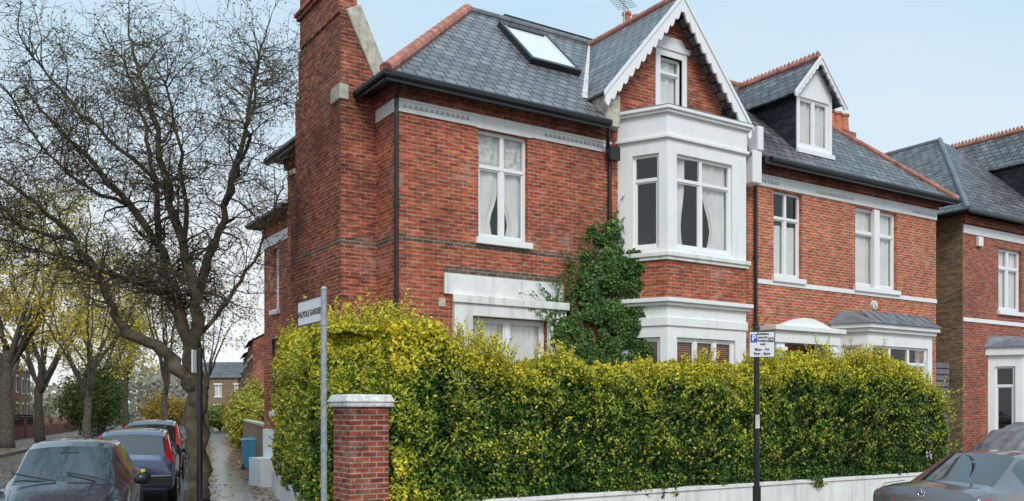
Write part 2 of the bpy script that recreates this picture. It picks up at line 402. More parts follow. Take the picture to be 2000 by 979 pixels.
gp([(GW[0],8.2),(GW[1],8.2),(GW[1],GW[2]),(GW[0],GW[2])])
gp([(GW[0],GW[3]),(GW[1],GW[3]),(GW[1],zt(GW[1])),(gc,zt(gc)),(GW[0],zt(GW[0]))])
m.make('wall',M_BRICK,H)
m=MB(); m.fbox(FF,-.06,5.2,-.06,-.003,7.955,8.05); m.fbox(FF,-.10,5.2,-.10,-.003,8.05,8.2); m.box(-.06,-.0,-.0,.9,7.955,8.05); m.box(-.10,-.0,-.0,.9,8.05,8.2); m.make('eaves_course',M_BRICKD,H)
one('eaves_course',M_BRICKD,H,lambda m:m.fbox(FF,9.05,9.6,-.08,-.003,7.955,8.2)); one('eaves_course',M_BRICKD,H,lambda m:m.box(-.10,-.003,3.9,6.2,7.955,8.2))
one('dark_brick_band',M_DBRICK,H,lambda m:(m.fbox(FF,.0,4.9,-.004,-.001,5.27,5.36),m.add([(-.004,0,5.27),(-.004,.9,5.27),(-.004,.9,5.36),(-.004,0,5.36)],[(0,3,2,1)])))
one('dark_brick_band',M_DBRICK,H,lambda m:m.fbox(FF,1.0,3.95,-.005,-.001,4.72,4.86))
stripe(H,FF,[(0.0,1.74),(3.07,5.2)],dent=[(.12,1.6),(3.4,5.1)])
one('string_course',M_WHITE,H,lambda m:m.box(-.03,-.003,0,.9,7.70,7.95)); one('window_lintel',M_WHITE,H,lambda m:m.fbox(FF,1.742,3.068,-.035,-.003,7.685,7.97))
one('wall_vent',M_STONE,H,lambda m:m.fbox(FF,.9,1.05,-.014,-.002,4.05,4.22))
window(H,FF,1.81,3.0,5.49,7.68,mull=(2.42,),trans=6.96,curtain='gap')
m=MB(); m.fbox(FF,1.01,3.89,-.06,-.003,4.3,4.71)
m.fbox(FF,1.2,1.62,-.11,-.003,0,4.297); m.fbox(FF,3.48,3.92,-.11,-.003,0,4.297); m.fbox(FF,1.621,3.479,-.11,-.003,3.9,4.297)
m.fbox(FF,1.15,3.97,-.16,-.112,4.14,4.297)
m.make('window_surround',M_WHITED,H,bevel=.01)
window(H,FF,1.62,3.48,2.3,3.9,mull=(2.55,),trans=None,curtain='gap',fw=.08)
Fl=Fr(BAY[0],BAY[1]); Fm=Fr(BAY[1],BAY[2]); Fr_=Fr(BAY[2],BAY[3])
cw=(.34,.95,5.56,7.63); mw=(.28,2.0,5.56,7.63); rw_=(.2,.8,5.56,7.63)
cg=(.30,.98,2.3,3.62); mg=(.28,2.1,2.3,3.62); rg=(.2,.8,2.3,3.62)
m=MB()
m.wall(Fl,5.36,8.0,[cw],depth=.12); m.wall(Fm,5.36,8.0,[mw],depth=.12); m.wall(Fr_,5.36,8.0,[rw_],depth=.12)
bay=m.make('bay_window',M_WHITE,H)
m=MB()
m.wall(Fl,0,4.3,[cg],depth=.12); m.wall(Fm,0,4.3,[mg],depth=.12); m.wall(Fr_,0,4.3,[rg],depth=.12)
bayg=m.make('bay_window',M_WHITE,H)
one('cornice',M_WHITE,bay,lambda m:(m.prism(poly_off(BAY,.02),8.0,8.47),m.prism(poly_off(BAY,.07),7.93,8.0),m.prism(poly_off(BAY,.10),8.47,8.53),m.prism(poly_off(BAY,.15),8.53,8.60)),.012)
one('bay_sill',M_WHITED,bay,lambda m:(m.prism(poly_off(BAY,.10),5.364,5.46),m.prism(poly_off(BAY,.06),5.29,5.364)),.012)
one('cornice',M_WHITE,bayg,lambda m:(m.prism(poly_off(BAY,.04),3.86,4.05)),.012)
one('cornice',M_WHITE,bayg,lambda m:(m.prism(poly_off(BAY,.08),4.301,4.37),m.prism(poly_off(BAY,.15),4.37,4.46)),.012)
one('brick_apron',M_BRICK,bay,lambda m:m.prism(poly_off(BAY,.0),4.461,5.289))
one('lead_flat',M_LEAD,bay,lambda m:m.prism(poly_off(BAY,.13),8.601,8.63))
window(H,Fl,*cw,mull=(),trans=7.08,curtain=None,sill=False,rec=.07); window(H,Fm,*mw,mull=(1.06,),trans=7.08,curtain='tied',sill=False,rec=.07); window(H,Fr_,*rw_,trans=7.08,curtain='net',sill=False,rec=.07)
window(H,Fl,*cg,trans=None,curtain='blind',sill=False,rec=.07); window(H,Fm,*mg,mull=(.9,1.5),curtain='blind',sill=False,rec=.07); window(H,Fr_,*rg,curtain='blind',sill=False,rec=.07)
window(H,FF,GW[0],GW[1],GW[2],GW[3],rec=.06,trans=9.85,curtain='net',fw=.05,sill=False)
m=MB(); m.fbox(FF,6.50,6.64,-.05,-.021,8.64,10.35); m.fbox(FF,7.33,7.47,-.05,-.021,8.64,10.35); m.fbox(FF,6.42,7.55,-.08,-.021,10.35,10.47)
m.fbox(FF,6.64,7.33,-.048,-.021,8.64,9.04); m.fbox(FF,6.64,7.33,-.045,-.021,10.2,10.35)
m.hexa([(6.5,-.05,10.47),(7.47,-.05,10.47),(7.47,-.021,10.47),(6.5,-.021,10.47)],[(6.67,-.05,10.66),(7.3,-.05,10.66),(7.3,-.021,10.66),(6.67,-.021,10.66)])
m.make('gable_window_surround',M_WPAINT,H)
one('kneeler',M_STONE,H,lambda m:m.box(4.86,5.245,-.3,.35,8.2,8.9),.02); one('kneeler',M_STONE,H,lambda m:m.box(8.66,9.0,-.3,.35,8.2,8.85),.02)
m=MB(); e=-.4; hb=6.6
hx=3.35
def rp(s,w): return (s,w,rz(w))
m.poly(rp(e,e),rp(4.9,e),rp(4.9,WR),rp(hx,WR))
m.poly(rp(4.9,.08),rp(9.05,.08),rp(9.05,WR),rp(4.9,WR)); m.poly(rp(9.05,e),rp(9.6,e),rp(9.6,WR),rp(9.05,WR))
m.poly((e,hb,ZE),(e,e,ZE),(hx,WR,ZR)); m.poly((9.6,hb,ZE),(e,hb,ZE),(hx,WR,ZR),(9.6,WR,ZR))
ga=(gc,-.4,11.5); sl=2.2; zf=8.9
wf=-.4+(zf-ZE)/K; wa=-.4+(11.5-ZE)/K
m.poly((gc-sl,-.4,zf),ga,(gc,wa,11.5),(gc-sl,wf,zf)); m.poly(ga,(gc+sl,-.4,zf),(gc+sl,wf,zf),(gc,wa,11.5))
roof=m.make('roof',M_SLATE,H)
sd=roof.modifiers.new('thick','SOLIDIFY'); sd.thickness=.05; sd.offset=-1
one('soffit',M_BLACK,roof,lambda m:(m.fbox(FF,-.38,4.86,-.36,-.004,8.18,8.215),m.box(-.36,-.004,0,6.5,8.18,8.215)))
gutter(roof,[(-.45,6.5,8.2),(-.45,-.45,8.2),(4.85,-.45,8.2)])
one('fascia',M_BLACK,roof,lambda m:(m.fbox(FF,-.42,4.84,-.44,-.40,8.08,8.26),m.box(-.44,-.40,-.40,6.5,8.08,8.26)))
ridge_line(roof,(e-.02,e-.02,ZE+.02),(hx,WR,ZR+.02),.12,bead=1.04)
ridge_line(roof,(hx,WR,ZR+.02),(9.4,WR,ZR+.02),.08,M_LEAD)
ridge_line(roof,(gc,-.42,11.52),(gc,wa,11.52),.08)
m=MB(); a=Vector((gc-sl,wf,zf+.03)); b=Vector((gc,wa,11.53)); n_=Vector((.11,-.02,0)); 
m.poly(a-n_,a+n_*.8,b+n_*.3,b-n_*.3); m.make('lead_valley',M_CAP,roof)
barge(roof,gc,sl+.06,zf-.02,11.5,-.46)
one('rear_dormer',M_SLATED,roof,lambda m:m.box(4.6,9.0,WR+.3,5.5,11.0,11.92))
def rb(m,s0,s1,w0,w1,h0,h1):
    nv=Vector((0,-K,1)).normalized()
    def q(s,w,h): p=Vector(rp(s,w))+nv*h; return tuple(p)
    m.hexa([q(s0,w0,h0),q(s1,w0,h0),q(s1,w1,h0),q(s0,w1,h0)],[q(s0,w0,h1),q(s1,w0,h1),q(s1,w1,h1),q(s0,w1,h1)])
m=MB()
s0,s1,w0,w1=3.9,5.3,1.25,2.65
rb(m,s0,s0+.10,w0,w1,0,.13); rb(m,s1-.10,s1,w0,w1,0,.13); rb(m,s0+.10,s1-.10,w0,w0+.09,0,.13); rb(m,s0+.10,s1-.10,w1-.09,w1,0,.13)
sk=m.make('skylight',M_BLACK,roof)
m=MB(); rb(m,s0+.10,s1-.10,w0+.09,w1-.09,.06,.09); m.make('glass',simple('pale_skylight_glass',(.78,.80,.80),.15,var=.05,scale=1),sk)
for aa in ((s0+.10,s0+.15),(s1-.15,s1-.10)):
    m=MB(); rb(m,aa[0],aa[1],w0+.09,w1-.09,.091,.12); m.make('frame',M_WPAINT,sk)
def pots(par,lst,z,h=.5,r=.12):
    for x,y in lst: 
        m=MB(); m.tube([(x,y,z),(x,y,z+.06),(x,y,z+.07),(x,y,z+h-.08),(x,y,z+h-.07),(x,y,z+h)],[r*1.15,r*1.15,r,r*.85,r*1.1,r*1.1],10)
        m.make('chimney_pot',M_TERRAD,par)
t0,t1=.92,3.8
m=MB()
m.box(-.75,-.002,t0,t1,0,7.2)
m.box(-.75,-.002,t0+.001,t1-.3,7.2,8.75)
m.add([(-.75,t0,8.75),(0.12,t0,8.75),(-.5,t0,9.75),(-.75,t0,9.75),(-.75,t1-.5,8.75),(.12,t1-.5,8.75),(-.5,t1-.5,9.75),(-.75,t1-.5,9.75)],
      [(0,1,2,3),(7,6,5,4),(4,0,3,7),(1,5,6,2),(3,2,6,7)])
m.box(-.78,-.40,t0+.02,3.12,9.751,11.3); m.box(-.84,-.34,t0-.04,3.18,10.35,10.43); m.box(-.88,-.30,t0-.08,3.22,10.431,10.5)
ch=m.make('chimney',M_BRICKD,roof)
one('stone_coping',M_STONE,ch,lambda m:(m.hexa([(-.04,t0-.07,8.54),(.22,t0-.07,8.74),(.22,1.5,8.74),(-.04,1.5,8.54)],[(-.66,t0-.07,9.80),(-.36,t0-.07,9.97),(-.36,1.5,9.97),(-.66,1.5,9.80)]),m.box(.0,.55,t0-.08,1.5,8.52,8.74)),.02)
one('stone_weathering',M_STONE,ch,lambda m:m.box(-.79,-.60,t0-.05,t0+.45,8.05,8.35),.02); one('stone_weathering',M_STONE,ch,lambda m:m.box(-.79,-.6,3.5,3.83,7.18,7.3),.02)
one('dark_brick_band',M_DBRICK,ch,lambda m:m.add([(-.754,t0-.004,5.27),(-.754,t1,5.27),(-.754,t1,5.36),(-.754,t0-.004,5.36),(0,t0-.004,5.27),(0,t0-.004,5.36)],[(0,3,2,1),(0,4,5,3)]))
m=MB(); m.box(8.7,10.0,3.4,4.1,10.5,12.45); m.box(8.64,10.06,3.34,4.16,12.45,12.6); c2=m.make('chimney',M_BRICKD,roof)
pots(c2,[(8.85,3.75),(9.2,3.75),(9.55,3.75),(9.85,3.75)],12.6)
m=MB(); m.tube([(8.3,3.2,11.6),(8.3,3.2,13.4)],.025,5); m.tube([(7.8,2.9,12.95),(8.8,3.6,13.1)],.014,4)
for i in range(8): 
    x=7.85+i*.12; y=2.93+i*.085; m.tube([(x-.16,y+.22,12.97+i*.02),(x+.16,y-.22,12.97+i*.02)],.010,4)
m.make('aerial',M_GALV,roof)
pipe(H,[(-.05,-.42,8.12),(-.05,-.10,7.9),(-.05,-.10,7.6),(-.05,-.10,0)])
pipe(H,[(4.8,-.42,8.12),(5.05,-.1,7.75),(5.12,-.08,7.4),(5.12,-.08,4.0),(5.12,-.08,0)])
pipe(H,[(9.75,-.42,8.12),(9.78,-.1,7.9),(9.78,-.08,7.5),(9.78,-.08,0)])
one('hopper',M_BLACK,H,lambda m:m.box(5.0,5.28,-.25,-.1,7.5,7.8))
one('kneeler',M_WHITE,H,lambda m:m.box(9.3,9.62,-.42,-.004,7.55,8.35),.03); one('kneeler',M_WHITE,H,lambda m:m.box(9.45,9.65,-.45,.3,8.351,8.95),.03)
one('interior',M_DARK,H,lambda m:m.box(.35,9.4,.6,.62,0.3,8.1))
# rear wing
FW=Fr((.3,9.0),(.3,6.2)); wh=[(.75,1.25,4.7,6.35),(.75,1.2,2.0,3.5)]
m=MB(); m.wall(FW,1.5,7.1,wh); m.wall(Fr((5,9.0),(.3,9.0)),0,7.1)
wing=m.make('rear_wing',M_BRICK,H)
one('white_plinth',M_WHITE,wing,lambda m:m.box(.27,.295,6.2,9.02,0,1.52)); one('string_course',M_WHITE,wing,lambda m:m.box(.27,.295,6.2,9.02,6.45,6.72)); one('white_plinth',M_WHITE,wing,lambda m:m.box(-.15,.265,7.9,8.9,0,.75))
m=MB(); m.poly((-.05,9.3,7.15),(-.05,6.2,7.15),(2.2,6.2,8.6),(2.2,7.5,8.6)); m.poly((5,9.3,7.15),(-.05,9.3,7.15),(2.2,7.5,8.6),(5,7.5,8.6)); rw=m.make('wing_roof',M_SLATED,wing)
gutter(wing,[(-.08,9.3,7.1),(-.08,6.25,7.1)]); one('soffit',M_BRICKD,wing,lambda m:m.box(-.05,.3,6.2,9.3,7.02,7.1))
window(wing,FW,*wh[0],curtain='net',fw=.05); window(wing,FW,*wh[1],curtain='net',fw=.05)
pipe(wing,[(.2,6.35,7.05),(.2,6.35,6.8),(.2,6.35,0)]); one('waste_pipe',M_BLACK,wing,lambda m:m.tube([(.2,6.35,3.9),(.2,7.9,3.9),(.2,7.9,3.5)],.04,6))
# ================================================================== RIGHT HOUSE
R=empty('brick_house',(C0.x,C0.y,0),ANG)
top(R,'red brick house with slate dormer, white windows and porch','house','houses on the front street')
FR=Fr((9.6,0),(17.6,0))
hs=[(.92,2.0,5.42,7.62),(4.2,6.08,5.42,7.62),(.9,2.3,0,3.6),(3.9,6.4,1.9,3.8)]
m=MB(); m.wall(FR,0,8.2,hs); m.wall(Fr((17.6,0),(17.6,6.2)),0,8.2); m.wall(Fr((17.6,6.2),(9.6,6.2)),0,8.2); m.make('wall',bricky('cleaned_red_brick',(.62,.17,.07),(.45,.10,.045),(.56,.42,.32),light=.4,var=.4,patch=.25),R)
m=MB(); m.fbox(FR,.0,8.06,-.06,-.003,7.955,8.05); m.fbox(FR,0,8.1,-.10,-.003,8.05,8.2); m.make('eaves_course',M_BRICKD,R)
stripe(R,FR,[(0.2,8.0)],z0=7.66,dent=[(.3,1.0),(2.5,4.0),(6.8,7.95)])
one('string_course',M_WHITE,R,lambda m:m.fbox(FR,.3,8.0,-.03,-.003,5.2,5.31))
window(R,FR,*hs[0],mull=(1.46,),trans=6.95,curtain='half'); window(R,FR,*hs[1],mull=(5.14,),trans=6.95,curtain='net',fw=.08)
one('window_mullion',M_WPAINT,R,lambda m:m.fbox(FR,5.02,5.26,-.02,.09,5.42,7.62))
m=MB()
for x in (.45,2.45): m.fbox(FR,x,x+.3,-.5,-.004,0,3.7); m.fbox(FR,x-.05,x+.35,-.55,-.004,3.5,3.6)
m.fbox(FR,.35,2.85,-.55,-.004,3.7,4.0); m.fbox(FR,.25,2.95,-.65,-.004,4.0,4.12)
n=14
arc=[(.6+2.0*i/n,4.12+.24*math.sin(math.pi*i/n)) for i in range(n+1)]
m.add([FR.P(x,-.5,z) for x,z in arc]+[FR.P(x,-.3,z) for x,z in arc],[tuple(range(n+1)),tuple(reversed(range(n+1,2*n+2)))]+[(i,n+1+i,n+2+i,i+1) for i in range(n)])
m.make('porch',M_WHITE,R,bevel=.01)
one('door',simple('dark_door',(.03,.045,.05),.4),R,lambda m:m.fbox(FR,.9,2.3,.12,.17,0,3.6))
B2=[(12.95,0),(13.3,-.75),(16.2,-.75),(16.55,0)]
m=MB(); f1=Fr(B2[0],B2[1]); f2=Fr(B2[1],B2[2]); f3=Fr(B2[2],B2[3])
m.wall(f1,0,4.2,[(.15,.65,1.8,3.75)],depth=.12); m.wall(f2,0,4.2,[(.2,2.7,1.8,3.75)],depth=.12); m.wall(f3,0,4.2,[(.15,.65,1.8,3.75)],depth=.12)
b2=m.make('bay_window',M_WHITE,R)
one('cornice',M_WHITE,b2,lambda m:(m.prism(poly_off(B2,.1),4.1,4.2),m.prism(poly_off(B2,.18),4.2,4.32)),.01)
m=MB(); m.hexa([(x,y,4.321) for x,y in poly_off(B2,.24)],[(x,y,4.68) for x,y in [(13.1,0),(13.45,-.5),(16.05,-.5),(16.4,0)]]); 
for i in range(9): x=13.3+i*.36; m.tube([(x,-.97,4.34),(x,-.5,4.70)],.025,5)
m.make('lead_roof',M_LEAD,b2)
window(R,f1,.15,.65,1.8,3.75,trans=3.3,curtain='net',sill=False,rec=.07); window(R,f2,.2,2.7,1.8,3.75,mull=(1.03,1.87),trans=3.3,curtain='half',sill=False,rec=.07)
m=MB(); m.tube([FR.P(5.0,-.002,4.95),FR.P(5.0,-.06,4.95)],[.14,.12],10); m.tube([FR.P(5.0,-.06,4.95),FR.P(5.0,-.09,4.95)],[.08,.05],8); m.make('wall_plaque',M_CAP,R)
m=MB(); hx2=17.6-3.35+.1
m.poly(rp(9.601,e),rp(18,e),rp(hx2,WR),rp(9.601,WR)); m.poly((18,e,ZE),(18,hb,ZE),(hx2,WR,ZR)); m.poly((18,hb,ZE),(9.6,hb,ZE),(9.6,WR,ZR),(hx2,WR,ZR))
dc=12.38; dh=.98; dzf=10.3; dza=11.4; dw=.05
dwf=-.4+(dzf-ZE)/K; dwa=-.4+(dza-ZE)/K
m.poly((dc-dh,dw,dzf),(dc,dw,dza),(dc,dwa,dza),(dc-dh,dwf,dzf)); m.poly((dc,dw,dza),(dc+dh,dw,dzf),(dc+dh,dwf,dzf),(dc,dwa,dza))
roof2=m.make('roof',M_SLATE2,R); sd=roof2.modifiers.new('thick','SOLIDIFY'); sd.thickness=.05; sd.offset=-1
ridge_line(roof2,(18.02,e-.02,ZE+.02),(hx2,WR,ZR+.02),.08); ridge_line(roof2,(hx2,WR,ZR+.02),(9.7,WR,ZR+.02),.09)
ridge_line(roof2,(dc,dw,dza+.03),(dc,dwa,dza+.03),.07,crest=True)
barge(roof2,dc,dh+.05,dzf,dza+.03,dw-.06,depth=.13,pitch=.2,amp=.05)
gutter(roof2,[(9.9,-.45,8.2),(18.05,-.45,8.2),(18.05,6,8.2)]); one('fascia',M_BLACK,roof2,lambda m:(m.box(9.7,18,-.44,-.40,8.08,8.26),m.box(9.7,18,-.40,-.004,8.16,8.2)))
m=MB(); x0,x1=dc-.72,dc+.72; zb=rz(.25)-.05
m.add([(x0,.25,zb),(x0,.25,10.45),(x0,-.4+(10.45-ZE)/K,10.45),(x1,.25,zb),(x1,.25,10.45),(x1,-.4+(10.45-ZE)/K,10.45)],[(0,1,2),(3,5,4),(1,4,5,2)])
dm=m.make('dormer',M_SLATED,R)
FD=Fr((x0,.22),(x1,.22))
m=MB(); m.wall(FD,zb,10.55,[(.12,1.32,zb+.18,10.3)],depth=.1); m.poly(FD.P(0,0,10.55),FD.P(1.44,0,10.55),FD.P(.72,0,11.3)); m.fbox(FD,-.03,1.47,-.08,0-.002,zb-.02,zb+.1); m.make('dormer_front',M_WPAINT,dm)
window(dm,FD,.12,1.32,zb+.18,10.3,mull=(.72,),curtain='net',sill=False,rec=.04,fw=.05)
m=MB(); m.box(16.75,17.85,3.0,3.9,9,10.95); m.box(16.7,17.9,2.95,3.95,10.95,11.08); c3=m.make('chimney',M_BRICKD,roof2)
pots(c3,[(16.9,3.2),(17.25,3.2),(17.6,3.2),(17.4,3.65)],11.08,.6,.16)
one('interior',M_DARK,R,lambda m:m.box(9.9,17.3,.6,.62,0.3,8.1))
# ================================================================== NEIGHBOUR HOUSE
G=empty('brick_house',(C0.x,C0.y,0),ANG)
top(G,'detached brick house with yellow stock side wall and slate hipped roof','house','houses on the front street')
FG=Fr((19.0,0),(29,0)); gh=[(2.0,3.4,5.2,7.2),(2.0,3.4,1.6,3.4)]
one('wall',bricky('neighbour_red_brick',(.46,.12,.075),(.32,.08,.05),(.36,.26,.2),var=.45),G,lambda m:m.wall(FG,0,8.0,gh))
one('side_wall',M_STOCK,G,lambda m:m.wall(Fr((19,12),(19,0)),0,8.0))
stripe(G,FG,[(0,10)],z0=7.45,z1=7.7); one('eaves_course',M_BRICKD,G,lambda m:m.fbox(FG,0,10,-.08,-.003,7.75,8.0)); one('string_course',M_WHITE,G,lambda m:m.fbox(FG,0,10,-.03,-.003,4.75,4.87)); one('alarm_box',M_WHITE,G,lambda m:m.box(19.7,19.95,-.12,-.003,7.1,7.4),.02)
window(G,FG,*gh[0],mull=(2.7,),trans=6.6,curtain='net',fw=.08)
B3=[(20.4,0),(20.9,-.8),(24,-.8),(24.5,0)]; m=MB(); q1=Fr(B3[0],B3[1]);q2=Fr(B3[1],B3[2])
m.wall(q1,0,3.9,[(.2,.75,1.3,3.4)],depth=.12); m.wall(q2,0,3.9,[(.2,2.9,1.3,3.4)],depth=.12); b3=m.make('bay_window',M_WHITE,G)
one('cornice',M_WHITE,b3,lambda m:m.prism(poly_off(B3,.12),3.75,4.0)); one('lead_roof',M_LEAD,b3,lambda m:m.hexa([(x,y,4.001) for x,y in poly_off(B3,.2)],[(x,y,4.35) for x,y in [(20.5,0),(21.1,-.5),(23.8,-.5),(24.4,0)]]))
window(G,q1,.2,.75,1.3,3.4,trans=2.8,curtain=None,sill=False,rec=.07); window(G,q2,.2,2.9,1.3,3.4,mull=(1.1,2.0),trans=2.8,curtain='net',sill=False,rec=.07)
one('interior',M_DARK,G,lambda m:m.box(19.3,28.7,.6,.62,.2,7.9))
m=MB(); rs=23.5; a=(18.6,-.4,8.05); b=(28.4,-.4,8.05); c=(rs,3.5,11.9); d=(rs,12,11.9)
m.poly(a,b,c); m.poly((18.6,12,8.05),a,c,d); m.poly(b,(28.4,12,8.05),d,c)
m.poly((24.3,-.2,10.6),(25.6,-.2,12.1),(25.6,6,12.1),(24.3,6,10.6)); m.poly((25.6,-.2,12.1),(26.9,-.2,10.6),(26.9,6,10.6),(25.6,6,12.1))
rf=m.make('roof',M_SLATE2,G); sd=rf.modifiers.new('t','SOLIDIFY'); sd.thickness=.05; sd.offset=-1
m=MB(); m.poly((24.5,.3,8.5),(24.5,.3,10.7),(24.5,4,10.7),(24.5,4,8.5)); m.poly((24.5,.3,8.5),(26.7,.3,8.5),(26.7,.3,10.7),(25.6,.3,12),(24.5,.3,10.7)); m.make('dormer',M_SLATED,rf)
one('skylight',M_WPAINT,rf,lambda m:m.hexa([(20.5,5.6,9.65),(20.5,6.8,9.65),(21.9,6.8,10.85),(21.9,5.6,10.85)],[(20.4,5.6,9.8),(20.4,6.8,9.8),(21.8,6.8,11.0),(21.8,5.6,11.0)]))
gutter(rf,[(18.55,11.9,8.0),(18.55,-.45,8.0),(28.4,-.45,8.0)]); ridge_line(rf,(18.6,-.4,8.08),(rs,3.5,11.93),.08,M_LEAD); ridge_line(rf,c,d,.08,M_LEAD); ridge_line(rf,(25.6,-.2,12.13),(25.6,6,12.13),.08,crest=True)
# ================================================================== BOUNDARY WALL, PIER
W=empty('boundary_wall',(P0.x,P0.y,0),ANG); top(W,'low white rendered garden wall under the privet hedge','wall')
m=MB(); m.box(.3,15.2,-.13,.13,0,.55); m.box(.3,15.2,-.16,.16,.55,.62); m.make('front_wall',M_WHITED,W,bevel=.01)
m=MB()
a=loc(Vector((sideX(13.4),13.4))-P0); b=loc(Vector((sideX(22.6),22.6))-P0)
m.prism([a,(a[0]+dn[0]*.25,a[1]+dn[1]*.25),(b[0]+dn[0]*.25,b[1]+dn[1]*.25),b],0,.5); m.prism([(a[0]-dn[0]*.03,a[1]-dn[1]*.03),(a[0]+dn[0]*.28,a[1]+dn[1]*.28),(b[0]+dn[0]*.28,b[1]+dn[1]*.28),(b[0]-dn[0]*.03,b[1]-dn[1]*.03)],.5,.57)
m.make('side_wall',M_WHITED,W)
Pp=empty('gate_pier',(P0.x,P0.y,0),ANG); top(Pp,'square red brick gate pier with white painted stone cap','pier')
one('brickwork',M_BRICKP,Pp,lambda m:m.box(-.3,.3,-.32,.28,0,2.06))
one('cap',M_CAP,Pp,lambda m:(m.box(-.36,.36,-.38,.34,2.061,2.13),m.hexa([(-.38,-.40,2.13),(.38,-.40,2.13),(.38,.36,2.13),(-.38,.36,2.13)],[(-.33,-.35,2.24),(.33,-.35,2.24),(.33,.31,2.24),(-.33,.31,2.24)])),.02)
# ================================================================== HEDGE
def nz(x,y,z,f=1.0):
    return (np.sin(x*1.7*f+y*.9*f+1.3)+np.sin(y*2.3*f-z*1.9*f+.4)+np.sin(z*2.9*f+x*1.1*f+2.2)+np.sin(x*4.1*f-z*3.3*f)*.6+np.sin(y*5.2*f+z*4.4*f+x*3)*.5)/4.1
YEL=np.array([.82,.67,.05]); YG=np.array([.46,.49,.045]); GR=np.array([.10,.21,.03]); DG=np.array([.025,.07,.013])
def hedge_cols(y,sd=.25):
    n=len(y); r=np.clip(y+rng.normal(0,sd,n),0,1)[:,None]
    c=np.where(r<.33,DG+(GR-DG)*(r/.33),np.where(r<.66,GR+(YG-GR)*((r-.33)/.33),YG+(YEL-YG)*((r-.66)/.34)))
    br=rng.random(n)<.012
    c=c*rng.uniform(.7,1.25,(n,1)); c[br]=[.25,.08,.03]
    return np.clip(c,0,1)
def htop(s):
    s=np.asarray(s,dtype=float)
    h=np.interp(s,[0,.8,1.7,2.2,2.7,4,6,8,9,10.5,12,13.5,14.6,15.4],[3.22,3.30,3.05,2.88,2.74,2.76,2.74,2.78,2.88,3.0,3.03,2.9,2.5,1.8])
    return h+.08*np.sin(s*2.1)+.08*np.sin(s*5.3+1)+.06*np.sin(s*11.3)+.03*np.sin(s*23)
HG=empty('privet_hedge',(P0.x,P0.y,0),ANG); top(HG,'tall golden privet hedge growing over the white garden wall','hedge')
SA=np.array(loc(Vector((sideX(13.55),13.55))-P0)); SD=np.array(dt); SN=np.array(dn)
def side_h(s): return 3.22+.1*np.sin(s*3)+.07*np.sin(s*7)+.25*np.clip((s-3)/4,0,1)
def surf(n,seg):
    t=rng.random(n)
    if seg=='front':
        s=rng.uniform(.35,15.3,n)
        H_=htop(s); zb=.50+.06*np.sin(s*3); d0=-.12-.14*np.clip((2.5-s)/2.5,0,1); D=1.5
        q=t*((H_-zb)+D); isf=q<(H_-zb)
        z=np.where(isf,zb+q,H_); d=np.where(isf,d0,d0+(q-(H_-zb)))
        ed=np.clip((z-(H_-.35))/.35,0,1); d=np.where(isf,d+.28*ed**2,d)
        ed2=np.clip((.35-(d-d0))/.35,0,1); z=np.where(isf,z,z-.12*ed2**2)
        er=np.clip((s-14.2)/1.1,0,1); d=d+.7*er**2
        bump=nz(s,d*1.3,z*1.2,1.5)*.15+nz(s,z,d,4.0)*.12+nz(z,s,d,9)*.06
        Nn=np.where(isf[:,None],np.array([0,-1,.25]),np.array([0,-.15,1]))
        P=np.stack([s,d,z],1)+Nn*bump[:,None]
        f=(z-zb)/(H_-zb)
        yl=.09+.80*np.clip((f-.48)/.52,0,1)**1.5+.16*nz(s,z*2,d,2.0)+.16*nz(s*.6,z*.5,d,1.3)+.36*np.clip((3.4-s)/3,0,1)-.10*np.clip((s-9.5)/4,0,1)+bump*2.0  # bump term colours hollows darker, adding to the shade in the pits
        return P,Nn,yl
    if seg=='side':
        L=7.2; s=rng.uniform(-.1,L,n); H_=side_h(s); zb=.45; D=1.5
        q=t*((H_-zb)+D); isf=q<(H_-zb)
        z=np.where(isf,zb+q,H_); d=np.where(isf,-.05,-.05+(q-(H_-zb)))
        ed=np.clip((z-(H_-.35))/.35,0,1); d=np.where(isf,d+.28*ed**2,d)
        bump=nz(s,d*1.3,z*1.2,1.6)*.12+nz(s,z,d,4.0)*.09
        off=d-bump*isf
        P=np.stack([SA[0]+SD[0]*s+SN[0]*off,SA[1]+SD[1]*s+SN[1]*off,z+bump*(~isf)],1)
        Nn=np.where(isf[:,None],np.array([-SN[0],-SN[1],.25]),np.array([0,0,1.0]))
        f=(z-zb)/(H_-zb)
    else:
        A=SA.copy(); B=np.array([.5,.05]); tt=rng.random(n); z=.5+2.72*t
        e_=(B-A); nrm=np.array([e_[1],-e_[0]]); nrm/=np.linalg.norm(nrm)
        bump=nz(tt*2,z,z,2.0)*.1+nz(tt*3,z*2,z,4)*.06; ed=np.clip((z-2.87)/.35,0,1)
        off=bump-.25*ed**2
        P=np.stack([A[0]+e_[0]*tt+nrm[0]*off,A[1]+e_[1]*tt+nrm[1]*off,z],1); Nn=np.tile([nrm[0],nrm[1],.25],(n,1)); f=(z-.5)/2.72
    yl=.30+.58*np.clip((f-.3)/.7,0,1)**1.2+.2*nz(P[:,0]*2,P[:,2]*2,P[:,1],2.0)+bump*1.7
    return P,Nn,yl
Ps=[];Ns=[];Ys=[]
for seg,n in (('front',165000),('side',60000),('end',20000)):
    P,Nn,yl=surf(n,seg)
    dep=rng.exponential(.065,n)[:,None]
    P=P-Nn*dep; yl=yl-dep[:,0]*2.8  # inner leaves greener, and darkened to stand in for shade inside the hedge
    Ps.append(P);Ns.append(Nn);Ys.append(yl)
n=16000
x=rng.uniform(-.2,1.6,n); y=rng.uniform(.3,2.2,n); x=x+.12*y-.1; z=3.24+nz(x,y,x,2.2)*.15-np.clip(.8-y,0,1)*.3*rng.random(n)
k=x>(SA[0]+ (y-SA[1])*SD[0]/SD[1]-.05); x=x[k];y=y[k];z=z[k]
